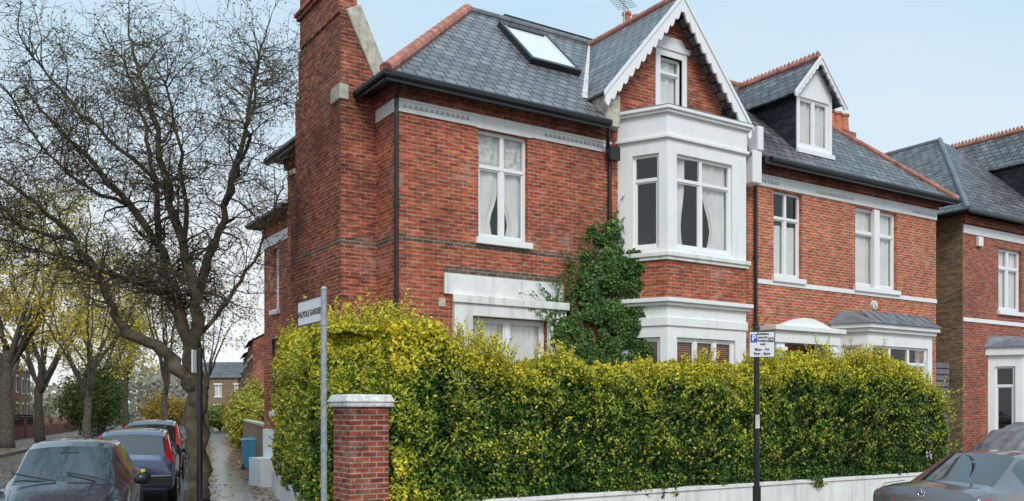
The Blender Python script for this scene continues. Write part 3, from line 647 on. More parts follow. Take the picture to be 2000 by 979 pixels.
Ps.append(np.stack([x,y,z],1)); Ns.append(np.tile([-.1,-.4,1],(len(x),1))); Ys.append(np.full(len(x),.78))
P=np.concatenate(Ps);Nn=np.concatenate(Ns);Y=np.concatenate(Ys)
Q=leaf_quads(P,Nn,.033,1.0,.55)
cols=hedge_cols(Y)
SP=[];SY=[];mt=MB()
tuft=[random.uniform(.4,15) for _ in range(70)]
for i in range(5000):
    r_=random.random()
    if r_<.62:
        s=random.uniform(.4,15.0) if random.random()<.5 else min(15,max(.4,random.choice(tuft)+random.gauss(0,.10))); hh=float(htop(s)); d=random.uniform(-.15,.7); b=Vector((s,d,hh-.14-(.2 if d<.1 else 0))); k=(1 if s>2.6 else 1.7)*(1.35 if s>8.5 else 1)*(1+.5*math.sin(s*3.7))
    elif r_<.78:
        s=random.uniform(0,7); d=random.uniform(0,1.2)
        b=Vector((SA[0]+SD[0]*s+SN[0]*d,SA[1]+SD[1]*s+SN[1]*d,float(side_h(s))-.1)); k=1.8
    elif r_<.92:
        s=random.uniform(.5,15); b=Vector((s,-.2,random.uniform(1.0,2.6))); k=.9
    else:
        s=random.uniform(0,7); b=Vector((SA[0]+SD[0]*s-SN[0]*.05,SA[1]+SD[1]*s-SN[1]*.05,random.uniform(1,3))); k=.9
    L=max(.05,random.uniform(.06,.36)*k)
    if r_<.78: dr=Vector((random.gauss(0,.28),random.gauss(0,.25)-.12,1)).normalized()
    elif r_<.92: dr=Vector((random.gauss(0,.4),-.8,.7)).normalized()
    else: dr=Vector((-SN[0]*.8,-SN[1]*.8,.7)).normalized()
    mt.tube([b,b+dr*L],[.004,.002],3,False)
    m_=int(L/.021)
    for j in range(m_):
        SP.append(b+dr*(L*j/m_)+Vector((random.gauss(0,.015),random.gauss(0,.015),0))); SY.append((.58+.36*j/m_) if r_<.78 else .42+.35*j/m_)
SPa=np.array([tuple(p) for p in SP]); Q2=leaf_quads(SPa,np.tile([0,-.5,.6],(len(SPa),1)),.029,.9,.5)
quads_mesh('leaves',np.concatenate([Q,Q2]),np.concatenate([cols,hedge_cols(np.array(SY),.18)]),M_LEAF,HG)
mt.make('shoots',M_TWIG,HG)
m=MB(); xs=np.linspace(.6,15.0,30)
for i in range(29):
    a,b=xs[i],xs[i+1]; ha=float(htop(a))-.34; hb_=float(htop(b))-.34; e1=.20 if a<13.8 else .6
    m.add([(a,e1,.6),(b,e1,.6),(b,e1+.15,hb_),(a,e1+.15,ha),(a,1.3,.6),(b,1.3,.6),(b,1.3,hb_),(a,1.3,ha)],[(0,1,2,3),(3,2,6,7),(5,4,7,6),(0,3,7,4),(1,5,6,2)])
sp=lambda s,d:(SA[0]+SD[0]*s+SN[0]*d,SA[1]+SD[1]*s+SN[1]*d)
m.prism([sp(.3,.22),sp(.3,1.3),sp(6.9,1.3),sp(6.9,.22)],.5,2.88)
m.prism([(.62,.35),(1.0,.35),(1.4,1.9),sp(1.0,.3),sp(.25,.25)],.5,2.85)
m.make('dark_core',M_HCORE,HG)  # solid dark filler added behind the leaves so gaps look deep
# ================================================================== CLIMBING IVY
IV=empty('climbing_ivy',(C0.x,C0.y,0),ANG); top(IV,'dark green ivy climbing the wall beside the bay window','plant')
ri=random.Random(21)
def inside(s,z):
    l=np.interp(z,[2.2,3.2,4.0,4.6,5.0,5.4,5.9,6.15],[3.55,3.65,3.85,4.3,4.5,4.68,4.92,5.05]); r=np.interp(z,[2.2,3.4,4.4,4.9,5.3,5.6,6.15],[5.75,5.8,5.85,5.85,5.65,5.4,5.25])
    return l<s<r
cl=[]
while len(cl)<170:
    s=ri.uniform(3.4,6.0); z=ri.uniform(2.2,6.15)
    if inside(s,z): cl.append((s,z,ri.uniform(.07,.22),ri.uniform(.02,.20)))
for _ in range(26):  # outlying sprays beyond the main mass
    z=ri.uniform(3.6,6.0); l=float(np.interp(z,[2.2,3.2,4.0,4.6,5.0,5.4,5.9,6.15],[3.55,3.65,3.85,4.3,4.5,4.68,4.92,5.05])); cl.append((l-abs(ri.gauss(0,.18)),z,ri.uniform(.04,.10),.03))
Pl=[]
for s,z,r,dp in cl:
    k=int(700*(r/.18)**2*.7)+25
    a=rng.normal(0,1,(k,3)); a/=np.linalg.norm(a,axis=1)[:,None]; rr_=rng.uniform(.3,1.15,(k,1))
    a=a*rr_*np.array([r,.5*r,r*1.15]); a[:,2]-=np.abs(a[:,0])*.3
    sx_=s+a[:,0]; bayoff=np.clip((sx_-5.42)/.55,0,1)*1.0
    Pl.append(np.stack([sx_,-(dp+.04)-np.abs(a[:,1])-bayoff*.55,z+a[:,2]],1))
P=np.concatenate(Pl); n=len(P); Q=leaf_quads(P,np.tile([0,-1,.35],(n,1)),.040,.6,.75)
t=rng.random((n,1)); dk=np.clip(.5+.5*nz(P[:,0]*3,P[:,2]*3,P[:,1],1.5),0,1)[:,None]
c=np.array([.035,.085,.02])+(np.array([.19,.31,.07])-np.array([.035,.085,.02]))*(t**1.5)*(.4+.8*dk)
P3=[]
for _ in range(110):
    x,z0=ri.choice([(3.6,4.35),(3.75,4.2),(4.05,4.6),(9.9,3.9),(4.2,4.9),(5.5,5.5),(5.05,6.0),(3.5,3.9),(5.1,6.0),(4.4,5.3),(4.3,5.0)]); x+=ri.gauss(0,.15); zz=z0+ri.gauss(0,.1); dx=ri.gauss(0,.025); dz=ri.gauss(0.008,.02)
    for j in range(22): P3.append((x,-.14,zz)); x+=dx+ri.gauss(0,.015); zz+=dz+ri.gauss(.0,.015)
P3=np.array(P3); Q3=leaf_quads(P3,np.tile([0,-1,.3],(len(P3),1)),.030,.7,.7)
quads_mesh('leaves',np.concatenate([Q,Q3]),np.concatenate([c,np.tile([.09,.17,.035],(len(P3),1))]),M_LEAF,IV)
m=MB()
for i in range(14):
    x=4.6+random.gauss(0,.3); pts=[(x,-.05,0)]; z=0
    while z<5.6: z+=.4; x+=(5.02-x)*.12+random.gauss(0,.05); pts.append((x,-.05-.03*random.random(),z))
    m.tube(pts,.014,4)
m.make('stems',M_BARK,IV)
# ================================================================== TREES
def tree(name,base,limbs,label,cat='tree',group=None,leaf_n=0,leafc=None,leaf_size=.05,seed=1,lv=3,twL=1.2,dens=1.0,trunkmat=M_BARK,minr=.004,droop=.05,jit=.07):
    rr=random.Random(seed)
    T=empty(name,base); top(T,label,cat,group)
    mt=MB(); mc=MB(); tips=[]
    def polyl(pts,r0,r1,nsub=4):
        out=[];P=[Vector(p) for p in pts]
        for i in range(len(P)-1):
            for k in range(nsub):
                t=k/nsub
                a=P[max(i-1,0)];b=P[i];c=P[i+1];d=P[min(i+2,len(P)-1)]
                out.append(.5*((2*b)+(c-a)*t+(2*a-5*b+4*c-d)*t*t+(3*b-a-3*c+d)*t**3))
        out.append(P[-1]); n=len(out)
        rad=[(r0+(r1-r0)*(i/(n-1))**.8)*rr.uniform(.9,1.12) for i in range(n)]
        for i in range(1,n-1): out[i]=out[i]+Vector((rr.gauss(0,.035),rr.gauss(0,.035),rr.gauss(0,.015)))
        return out,rad
    def grow(p,d,L,r,lev):
        n=5 if lev<lv else 3; pts=[p];rad=[r]; q=p.copy(); dd=d.copy()
        for i in range(n):
            dd=(dd+Vector((rr.gauss(0,.26),rr.gauss(0,.26),rr.gauss(droop,.22)))).normalized()
            q=q+dd*(L/n); pts.append(q.copy()); rad.append(max(minr*.5,r*(1-.75*(i+1)/n)))
        mc.tube(pts,rad,5 if lev==1 else 3,False)
        if lev>=lv:
            tips.extend(pts[1:]); return
        k=max(3,int(L/(.30 if lev==1 else .17)*dens))
        for i in range(k):
            t=rr.uniform(.15,1); idx=min(int(t*n),n-1); f=t*n-idx; pp=pts[idx].lerp(pts[idx+1],f)
            ax=(pts[idx+1]-pts[idx]).normalized()
            side=Vector((rr.gauss(0,1),rr.gauss(0,1),rr.gauss(.1,.8))); side=(side-ax*side.dot(ax)).normalized()
            nd=(ax*rr.uniform(.3,.9)+side).normalized()
            grow(pp,nd,L*rr.uniform(.4,.65),max(r*.45,minr),lev+1)
        tips.extend(pts[2:])
    for pts,r0,r1,kids in limbs:
        o,rad=polyl(pts,r0,r1); mt.tube(o,rad,10 if r0>.1 else 7)
        n=len(o)
        for i in range(int(kids*dens)):
            t=rr.uniform(.18,1)**.85; idx=min(int(t*(n-1)),n-2); pp=o[idx].lerp(o[idx+1],rr.random()); ax=(o[idx+1]-o[idx]).normalized()
            side=Vector((rr.gauss(0,1),rr.gauss(0,1),rr.gauss(.1,.6))); side=(side-ax*side.dot(ax)).normalized()
            grow(pp,(ax*rr.uniform(.2,.8)+side).normalized(),twL*rr.uniform(.6,1.35),max(.014,rad[idx]*.33),1)
        if kids: grow(o[-1],(o[-1]-o[-2]).normalized(),twL,r1,1)
    mt.make('trunk',trunkmat,T,smooth=True)
    mc.make('crown',M_TWIG,T)
    if leaf_n and tips:
        tp=np.array([tuple(p) for p in tips]); idx=rng.integers(0,len(tp),leaf_n); P=tp[idx]+rng.normal(0,jit,(leaf_n,3))
        Q=leaf_quads(P,np.tile([0,0,.3],(leaf_n,1)),leaf_size,1.2,.6)
        quads_mesh('leaves',Q,leafc(leaf_n,P),M_LEAF,T)
    return T
def TP(x,y,dy=0,Y=18.2):
    return ((x-390)*.0104*(1+dy/Y),dy,(803-y)*.0104*(1+dy/Y)+2)
c_=lambda n,P: np.where(rng.random((n,1))<.35,np.array([.28,.23,.045]),np.array([.14,.135,.04]))*rng.uniform(.6,1.3,(n,1))
limbs=[
 ([(0.02,0,-.05),(-.03,0,.35),TP(386,900),TP(383,800),TP(372,735,0)],.28,.18,0),
 ([TP(378,760,.0),TP(345,705,-.1),TP(300,668,-.3),TP(258,648,-.5)],.15,.10,0),
 ([TP(268,652,-.45),TP(246,615,-.6),TP(226,545,-.9),TP(190,470,-1.2),TP(130,400,-1.5),TP(60,345,-1.8)],.095,.03,26),
 ([TP(372,740,0),TP(362,660,.1),TP(338,575,.2),TP(305,490,.2),TP(250,400,.1),TP(170,310,0),TP(95,230,0)],.16,.03,34),
 ([TP(305,490,.2),TP(290,400,.5),TP(262,300,1.0),TP(225,190,1.3),TP(190,110,1.5)],.08,.02,26),
 ([TP(338,575,.2),TP(255,540,-.6),TP(160,500,-1.2),TP(75,470,-1.5)],.06,.02,20),
 ([TP(374,745,0),TP(388,660,-.2),TP(392,580,-.3),TP(372,480,-.4),TP(345,370,-.5),TP(325,250,-.6),TP(300,150,-.7),TP(280,70,-.8)],.16,.02,36),
 ([TP(392,580,-.3),TP(405,500,.2),TP(425,400,.5),TP(445,290,.8),TP(462,180,1.0),TP(475,90,1.1)],.11,.02,34),
 ([TP(425,400,.5),TP(465,340,0),TP(500,270,-.5),TP(530,190,-.9),TP(545,130,-1.1)],.055,.018,22),
 ([TP(372,480,-.4),TP(395,380,-1.0),TP(405,270,-1.6),TP(398,160,-2)],.06,.018,22),
 ([TP(388,660,-.2),TP(425,600,.3),TP(458,530,.8),TP(478,450,1.3),TP(495,380,1.6)],.055,.018,18),
 ([TP(362,640,.1),TP(310,600,1.0),TP(230,560,1.8),TP(150,540,2.3)],.05,.02,16),
 ([TP(250,400,.1),TP(200,370,-.6),TP(130,300,-1.0),TP(60,180,-1.2)],.05,.018,22),
 ([TP(345,370,-.5),TP(280,290,-1.2),TP(200,200,-1.6),TP(130,110,-1.8)],.05,.018,22),
 ([TP(190,470,-1.2),TP(120,450,-1.5),TP(50,420,-1.7),TP(-20,400,-1.8)],.045,.016,18),
]
tree('street_tree',(-6.35,18.2,0),limbs,'gnarled bare street tree with sparse leaves growing in the pavement','tree','street trees',leaf_n=20000,leafc=c_,leaf_size=.025,seed=3,twL=1.1,dens=1.42,trunkmat=M_BARK2,minr=.0055,droop=.0)
# ground structure -------------------------------------------------
def sheet(name,pts,z,mat,z0=None):
    m=MB()
    if z0 is None: m.poly(*[(x,y,z) for x,y in pts])
    else: m.prism(pts,z0,z)
    o=m.make(name,mat); o['kind']='structure'; return o
S=600
sheet('ground',[(-S,-S),(S,-S),(S,S),(-S,S)],-.135,M_GROUND)
c0=P0+V_*(-3.5)
K1=Vector((-3.06,8.27)); K2=c0+U*60
sheet('road',[(-90,-30),(90,-30),(90,70),(K2.x,K2.y+1),(K1.x,K1.y+1),(kerbX(160)+1,160),(kerbX(160)-10.0,160),(kerbX(38)-8.9,38),(-24,20),(-90,-6)],-.128,M_ROAD)
K3=c0+U*60+V_*80
sheet('pavement',[(K1.x,K1.y),(K2.x,K2.y),(K3.x,K3.y),(kerbX(160)+60,160),(kerbX(160),160)],0,M_PAVE,-.134)
kb=MB(); d=(K2-K1).normalized(); nn=Vector((-d.y,d.x))
kb.prism([tuple(K1-nn*.02),tuple(K2-nn*.02),tuple(K2+nn*.13),tuple(K1+nn*.13)],-.13,.006)
kk=Vector((kerbX(160),160)); d2=(kk-K1).normalized(); n2=Vector((d2.y,-d2.x))
kb.prism([tuple(K1-n2*.02+d2*.2),tuple(K1+n2*.13+d2*.2),tuple(kk+n2*.13),tuple(kk-n2*.02)],-.13,.008)
o=kb.make('kerb',M_KERB); o['kind']='structure'
gp_=[P0+U*.2+V_*.15,P0+U*30+V_*.15,P0+U*30+V_*30,Vector((sideX(22)+.3,22))]
sheet('garden',[tuple(q) for q in gp_],.02,simple('garden_soil',(.06,.05,.03),1,var=.4))
def op(Y,off): return (kerbX(Y)-off*Dn.x,Y-off*Dn.y)
sheet('far_pavement',[op(30,8.8),op(160,8.8),op(160,12.5),op(30,12.5)],-.004,simple('tarmac_path',(.14,.13,.12),.6,var=.3,scale=2),-.13)
sheet('far_garden',[op(20,12.5),op(170,12.5),op(170,80),op(20,80)],-.002,M_GROUND,-.13)
n=11000; Yv=14+rng.random(n)*75; off=rng.uniform(3.5,12.3,n)
X=-7.15-.34*(Yv-20.3)-off*Dn.x; Y2=Yv-off*Dn.y
zz=np.where(off>8.8,.004,-.12)
P=np.stack([X,Y2,zz],1)
n3=2600; Yv=rng.uniform(14,60,n3); X3=-7.15-.34*(Yv-20.3)+rng.choice([.25,1.5],n3)+rng.normal(0,.2,n3)
P=np.concatenate([P,np.stack([X3,Yv,np.full(n3,.014)],1)])
n4=900; s4=rng.uniform(.4,15,n4); d4=-.25-rng.exponential(.2,n4); P4=np.stack([P0.x+U.x*s4+V_.x*d4,P0.y+U.y*s4+V_.y*d4,np.full(n4,.012)],1); P=np.concatenate([P,P4])
Q=leaf_quads(P,np.tile([0,0,1],(len(P),1)),.06,.12,.7); cc=np.where(rng.random((len(P),1))<.5,np.array([.50,.26,.04]),np.array([.32,.12,.03]))*rng.uniform(.6,1.3,(len(P),1))
o=quads_mesh('fallen_leaves',Q,cc,M_LEAF); top(o,'fallen autumn leaves scattered on road and pavement','leaves',kind='stuff')
# ================================================================== background trees
def bgtree(x,y,h,seed,leafcol,ln,label,spread=.35,r=.35,ls=.13,group='street trees',tw=2.0,dens=1.3):
    rr=random.Random(seed); limbs=[([(0,0,-.1),(rr.gauss(0,.1),0,h*.2),(rr.gauss(0,.2),0,h*.38)],r,r*.65,0)]
    for i in range(7):
        a=rr.uniform(0,6.28); s=h*spread*rr.uniform(.5,1); z0=h*rr.uniform(.24,.38)
        limbs.append(([(0,0,z0),(math.cos(a)*s*.35,math.sin(a)*s*.35,z0+h*.18),(math.cos(a)*s*.7,math.sin(a)*s*.7,z0+h*.34),(math.cos(a)*s*.9,math.sin(a)*s*.9,h*rr.uniform(.7,.95))],r*.42,r*.08,8))
    def lc(n,P):
        k=rng.random((n,1)); base=np.array(leafcol[0])*(1-k)+np.array(leafcol[1])*k
        return base*rng.uniform(.6,1.3,(n,1))
    return tree('street_tree',(x,y,0),limbs,label,'tree',group,leaf_n=ln,leafc=lc,leaf_size=ls,seed=seed,lv=3,twL=tw,dens=dens*.7,minr=.010,jit=.2)
YL=((.78,.60,.07),(.50,.43,.09)); BR=((.34,.27,.10),(.22,.19,.08)); GL=((.06,.10,.02),(.13,.18,.035)); 
bgtree(-27.6,49,14,11,YL,9000,'tall street tree with thinning yellow autumn leaves',.33,.42,.08,dens=1.1)
bgtree(-30.5,58,13,12,YL,8500,'street tree with thinning yellow autumn leaves',.3,.35,.085,dens=1.0)
bgtree(-21.8,46,10,13,YL,4200,'street tree with mossy trunk and few yellow leaves',.34,.24,.065,dens=1.0)
bgtree(-33,72,13,14,YL,6500,'tall bare street tree with few yellow leaves',.32,.35,.10,dens=1.0)
bgtree(-38,88,13,15,YL,6000,'street tree with thinning yellow autumn leaves',.3,.35,.12,dens=.9)
bgtree(-19.3,50,12,16,BR,3000,'slender bare street tree beside the brick wall',.2,.2,.08,dens=1.0)
bgtree(-25.5,75,13,17,BR,2500,'slender bare street tree beside the brick wall',.22,.25,.10,dens=.9)
bgtree(-40,60,11,18,YL,9000,'garden tree with dense yellow leaves',.35,.3,.12,dens=.9)
def shrub(x,y,w,h,col,seed,label,n=6000,ls=.1,d=None):
    o_=empty('shrub',(x,y,0)); top(o_,label,'shrub','garden shrubs')
    r2=np.random.default_rng(seed); d=d or w
    v=r2.normal(0,1,(n,3)); v/=np.linalg.norm(v,axis=1)[:,None]; rad=(.78+.36*nz(v[:,0]*2+seed,v[:,1]*2,v[:,2]*2,1.6)+.1*nz(v[:,0]*6,v[:,1]*6,v[:,2]*6+seed,1.6))[:,None]*r2.uniform(.6,1.12,(n,1))
    P=v*rad*np.array([w/2,d/2,h/2])+np.array([0,0,h/2]); P[:,2]=np.maximum(P[:,2],.05)
    k=r2.random((n,1)); c=(np.array(col[0])*(1-k)+np.array(col[1])*k)*r2.uniform(.6,1.3,(n,1))
    quads_mesh('leaves',leaf_quads(P,v,ls,.8,.7),c,M_LEAF,o_)
    m=MB()
    for i in range(7):
        a=i*.9; m.tube([(0,0,0),(math.cos(a)*w*.15,math.sin(a)*d*.15,h*.4),(math.cos(a)*w*.3,math.sin(a)*d*.3,h*.75)],[.06,.04,.01],5)
    m.make('stems',M_BARK,o_)
shrub(-27.5,60,3.5,6.0,GL,1,'dark evergreen shrub by the garden wall',9000,.07)
shrub(-31.5,66,4,5.5,GL,2,'dark evergreen shrub by the garden wall',9000,.08)
shrub(-33,85,5,4,((.55,.34,.06),(.38,.32,.06)),3,'orange autumn shrub in a front garden',7000,.09)
shrub(-30,92,6,3,((.16,.24,.04),(.25,.3,.05)),4,'rounded green shrub in a front garden',5000,.12)
shrub(-16.2,56,2.6,4.2,((.6,.5,.06),(.26,.32,.05)),5,'yellow green shrub growing over the side wall',8000,.075)
shrub(-12.9,43,2.0,3.0,((.6,.52,.06),(.22,.28,.05)),6,'yellow green shrub growing over the side wall',7000,.06)
shrub(-22.8,75,3,4,((.52,.34,.05),(.38,.28,.05)),7,'orange autumn shrub in a front garden',5000,.085)
for i in range(7): shrub(-43-i*2.0,52+i*7,6,4.2+i%3,GL if i%3 else ((.6,.5,.08),(.36,.34,.08)),20+i,'dense garden shrub behind the far wall',6500,.13)
n=42000; xx=rng.uniform(-130,30,n); yy=rng.uniform(135,165,n); ht=8+4.5*nz(xx*.12,yy*.05,xx*0,1.0)+2.0*nz(xx*.5,yy*.2,xx*0,1.0); z=rng.random(n)**.8*ht
P=np.stack([xx,yy,z],1); k=rng.random((n,1)); cl_=.5+.5*nz(xx*.2,xx*.1,z*.1,1.0)[:,None]
c=(np.array([.28,.26,.22])*(1-cl_)+np.array([.42,.39,.25])*cl_)*rng.uniform(.7,1.25,(n,1))
o=quads_mesh('distant_trees',leaf_quads(P,np.tile([0,-1,.3],(n,1)),.38,.9,.7),c,M_LEAF); top(o,'far off mass of bare and yellowing trees','trees',kind='stuff')
def bghouse(x,y,rot,w,d,h,rh,mat,label,rows=2,colsn=3,win=(1.0,1.6)):
    B=empty('terraced_house',(x,y,0),rot); top(B,label,'house','houses along the side street')
    F=Fr((0,0),(w,0)); holes=[]
    for r in range(rows):
        for c in range(colsn):
            cx=w*(c+.5)/colsn; z=1.2+r*(h-1.0)/rows; holes.append((cx-win[0]/2,cx+win[0]/2,z,z+win[1]))
    m=MB(); m.wall(F,0,h,holes); m.wall(Fr((w,0),(w,d)),0,h); m.wall(Fr((0,d),(0,0)),0,h); m.wall(Fr((w,d),(0,d)),0,h)
    m.poly((0,0,h),(0,d/2,h+rh),(0,d,h)); m.poly((w,0,h),(w,d,h),(w,d/2,h+rh)); m.make('wall',mat,B)
    m=MB(); m.poly((-.2,-.3,h-.05),(w+.2,-.3,h-.05),(w+.2,d/2,h+rh+.1),(-.2,d/2,h+rh+.1)); m.poly((w+.2,d+.3,h-.05),(-.2,d+.3,h-.05),(-.2,d/2,h+rh+.1),(w+.2,d/2,h+rh+.1)); r_=m.make('roof',M_SLATE2,B)
    m=MB(); m.box(w-.8,w-.1,d/2-.6,d/2+.6,h,h+rh+1.3); c_2=m.make('chimney',M_BRICKD,r_); pots(c_2,[(w-.45,d/2-.3),(w-.45,d/2+.3)],h+rh+1.3)
    for hh in holes:
        w_=window(B,F,*hh,mull=((hh[0]+hh[1])/2,),curtain='net',sill=True)
        one('lintel',M_WHITE,w_,lambda m:m.fbox(F,hh[0]-.12,hh[1]+.12,-.05,-.003,hh[3],hh[3]+.2))
aS=math.atan2(Dst.y,Dst.x)
def spos(t,off): return Vector((-2.8,13))+Dst*t+Dn*off
for i,t in enumerate((50,59,69,80,92)):
    q=spos(t+8.5,1.4 if i<2 else 2.0); bghouse(q.x,q.y,aS+math.pi,8.3,8,6.8-.3*i,2.2,M_BRICKD if i%2==0 else M_STOCK,'distant brick terraced house on the side street')
for i in range(5):
    x=-40+i*8.4-4; y=122-i*.8; bghouse(x,y,-.08,8.2,8,6.6,2.2,M_STOCK,'pale brown brick terraced house at the end of the street')
for i,t in enumerate((38,50,62,74,86,98)):
    q=Vector((kerbX(20.3),20.3))+Dst*(t-8)-Dn*(19+ (i%2)); bghouse(q.x,q.y,aS,9.5,8,6.8,2.4,M_STOCK if i%2 else M_BRICKD,'brick house behind trees on the far side of the street')
GWl=empty('garden_wall'); top(GWl,'weathered brown brick garden wall along the side pavement','wall')
a,b=spos(13.0,.05),spos(49,.05); one('brickwork',M_STOCK,GWl,lambda m:m.prism([tuple(a),tuple(a+Dn*.25),tuple(b+Dn*.25),tuple(b)],0,1.55))
one('coping',M_STONE,GWl,lambda m:m.prism([tuple(a-Dn*.03),tuple(a+Dn*.28),tuple(b+Dn*.28),tuple(b-Dn*.03)],1.551,1.62))
FWl=empty('garden_wall'); top(FWl,'low red brick garden wall on the far side of the road','wall')
m=MB(); a=Vector(op(36,12.6)); b=Vector(op(120,12.6)); m.prism([tuple(a),tuple(b),tuple(b-Dn*.25),tuple(a-Dn*.25)],0,.9)
t=0
while t<84: q=a+Dst*t; m.prism([tuple(q+Dn*.08),tuple(q+Dst*.5+Dn*.08),tuple(q+Dst*.5-Dn*.35),tuple(q-Dn*.35)],0,1.45); t+=5.2
m.make('brickwork',M_BRICKP,FWl)
RL=empty('iron_railing'); top(RL,'black iron railing above the garden wall','railing'); m=MB()
m.tube([(a.x,a.y,1.6),tuple(list(a+Dst*40)+[1.6])],.02,5); m.tube([(a.x,a.y,1.0),tuple(list(a+Dst*40)+[1.0])],.02,5)
t=.1
while t<40: q=a+Dst*t; m.tube([(q.x,q.y,.9),(q.x,q.y,1.75)],.012,4); t+=.16
m.make('bars',M_BLACK,RL)
WF=empty('wooden_fence'); top(WF,'pale wooden slatted gate leaning by the garden wall','fence'); m=MB()
q0=Vector(op(47.5,12.2))
for i in range(8): q=q0+Vector((.17*i,.03*i)); m.prism([(q.x,q.y),(q.x+.1,q.y),(q.x+.1,q.y+.03),(q.x,q.y+.03)],0.02,1.15)
m.box(q0.x,q0.x+1.3,q0.y+.25,q0.y+.3,.3,.4); m.box(q0.x,q0.x+1.3,q0.y+.25,q0.y+.3,.85,.95); m.make('slats',M_WOOD,WF)
BN=empty('wheelie_bin',(spos(19,-.15).x,spos(19,-.15).y,0),aS); top(BN,'blue plastic wheelie bin on the pavement against the wall','bin')
m=MB(); m.hexa([(-.24,-.22,.06),(.24,-.22,.06),(.24,.22,.06),(-.24,.22,.06)],[(-.3,-.28,1.0),(.3,-.28,1.0),(.3,.28,1.0),(-.3,.28,1.0)]); m.make('body',M_BIN,BN,bevel=.02)
m=MB(); m.hexa([(-.33,-.31,1.001),(.33,-.31,1.001),(.33,.31,1.001),(-.33,.31,1.001)],[(-.28,-.25,1.08),(.28,-.25,1.08),(.28,.25,1.08),(-.28,.25,1.08)]); m.make('lid',M_BIN,BN,bevel=.02)
for sg in (1,-1): one('wheel',M_RUB,BN,lambda m:m.tube([(-.25,.28*sg,.1),(-.25,.2*sg,.1)],.1,10))
# ================================================================== SIGNS
SP_=empty('street_name_sign',(-2.31,11.0,0)); top(SP_,'white street name plate on a galvanised steel post','sign')
m=MB(); m.tube([(0,0,0),(0,0,1.5),(0,0,1.501),(0,0,1.58),(0,0,1.581),(0,0,3.50)],[.038,.038,.044,.044,.038,.038],12); m.tube([(0,0,3.50),(0,0,3.53)],[.044,.03],12); m.tube([(0,0,3.05),(0,0,3.12)],.045,10); m.make('post',M_GALV,SP_)
sb=empty('name_plate',parent=SP_); Vv=Vector((V_.x,V_.y,0)); Un=Vector((-U.x,-U.y,0))
Rm=Matrix((( -Vv.x,0,Un.x,0),(-Vv.y,0,Un.y,0),(0,1,0,0),(0,0,0,1)))
sb.matrix_local=Matrix.Translation(Vv*.49+Vector((0,0,3.27)))@Rm
one('plate',M_SIGNW,sb,lambda m:m.box(-.43,.43,-.15,.15,-.012,.0))
m=MB(); m.box(-.45,.45,.15,.168,-.014,.004); m.box(-.45,.45,-.168,-.15,-.014,.004); m.box(-.45,-.43,-.15,.15,-.014,.004); m.box(.43,.45,-.15,.15,-.014,.004); m.make('border',M_BLACK,sb)
textmesh('lettering','WALPOLE GARDENS',.105,M_BLACK,sb,Matrix.Translation((0,-.02,.003)),bold=.003)
PS=empty('parking_sign',(3.6,13.18,0)); top(PS,'black steel post with white resident permit parking sign','sign')
m=MB(); m.tube([(0,0,0),(0,0,.9),(0,0,.901),(0,0,3.22),(0,0,3.221),(0,0,3.26)],[.06,.06,.042,.042,.05,.03],12); m.make('post',M_BLACK,PS)
ps=empty('sign_panel',parent=PS); th=math.atan2(13.18,3.6)-math.pi/2+.08
ps.matrix_local=Matrix.Translation((.06,-.06,2.98))@Matrix.Rotation(th*.6,4,'Z')@Matrix.Rotation(math.pi/2,4,'X')
one('plate',M_SIGNW,ps,lambda m:m.box(-.185,.185,-.19,.19,-.01,0))
m=MB() 
for (a,b,c,d) in ((-.185,.185,.182,.19),(-.185,.185,-.19,-.182),(-.185,-.177,-.182,.182),(.177,.185,-.182,.182)): m.box(a,b,c,d,0,.003)
m.make('border',M_BLACK,ps)
one('blue_panel',M_BLUE,ps,lambda m:m.box(-.165,-.065,.03,.15,.0005,.004)); textmesh('lettering','P',.12,M_SIGNW,ps,Matrix.Translation((-.115,.09,.005)),bold=.003)
one('zone_panel',M_BLACK,ps,lambda m:m.box(.09,.172,.035,.10,.0005,.004)); textmesh('lettering','CM',.05,M_SIGNW,ps,Matrix.Translation((.131,.067,.005)),bold=.001)
for i,tx in enumerate(('Resident','permit','holders','only')): textmesh('lettering',tx,.048,M_BLACK,ps,Matrix.Translation((.015,.155-.05*i,.006)),bold=.001)
for i,tx in enumerate(('Mon - Fri','9am - 5pm')): textmesh('lettering',tx,.055,M_BLACK,ps,Matrix.Translation((.0,-.075-.06*i,.006)),bold=.001)
one('sticker',M_CAP,PS,lambda m:m.box(-.03,.03,-.048,-.03,1.75,1.95))
BP=empty('sign_post',(-4.88,14.0,0)); top(BP,'thin black post with small plate seen edge on','post')
one('post',M_BLACK,BP,lambda m:m.tube([(0,0,0),(0,0,2.98)],.045,10)); one('plate',M_SIGNW,BP,lambda m:m.box(-.055,-.04,-.2,.2,2.6,2.95))
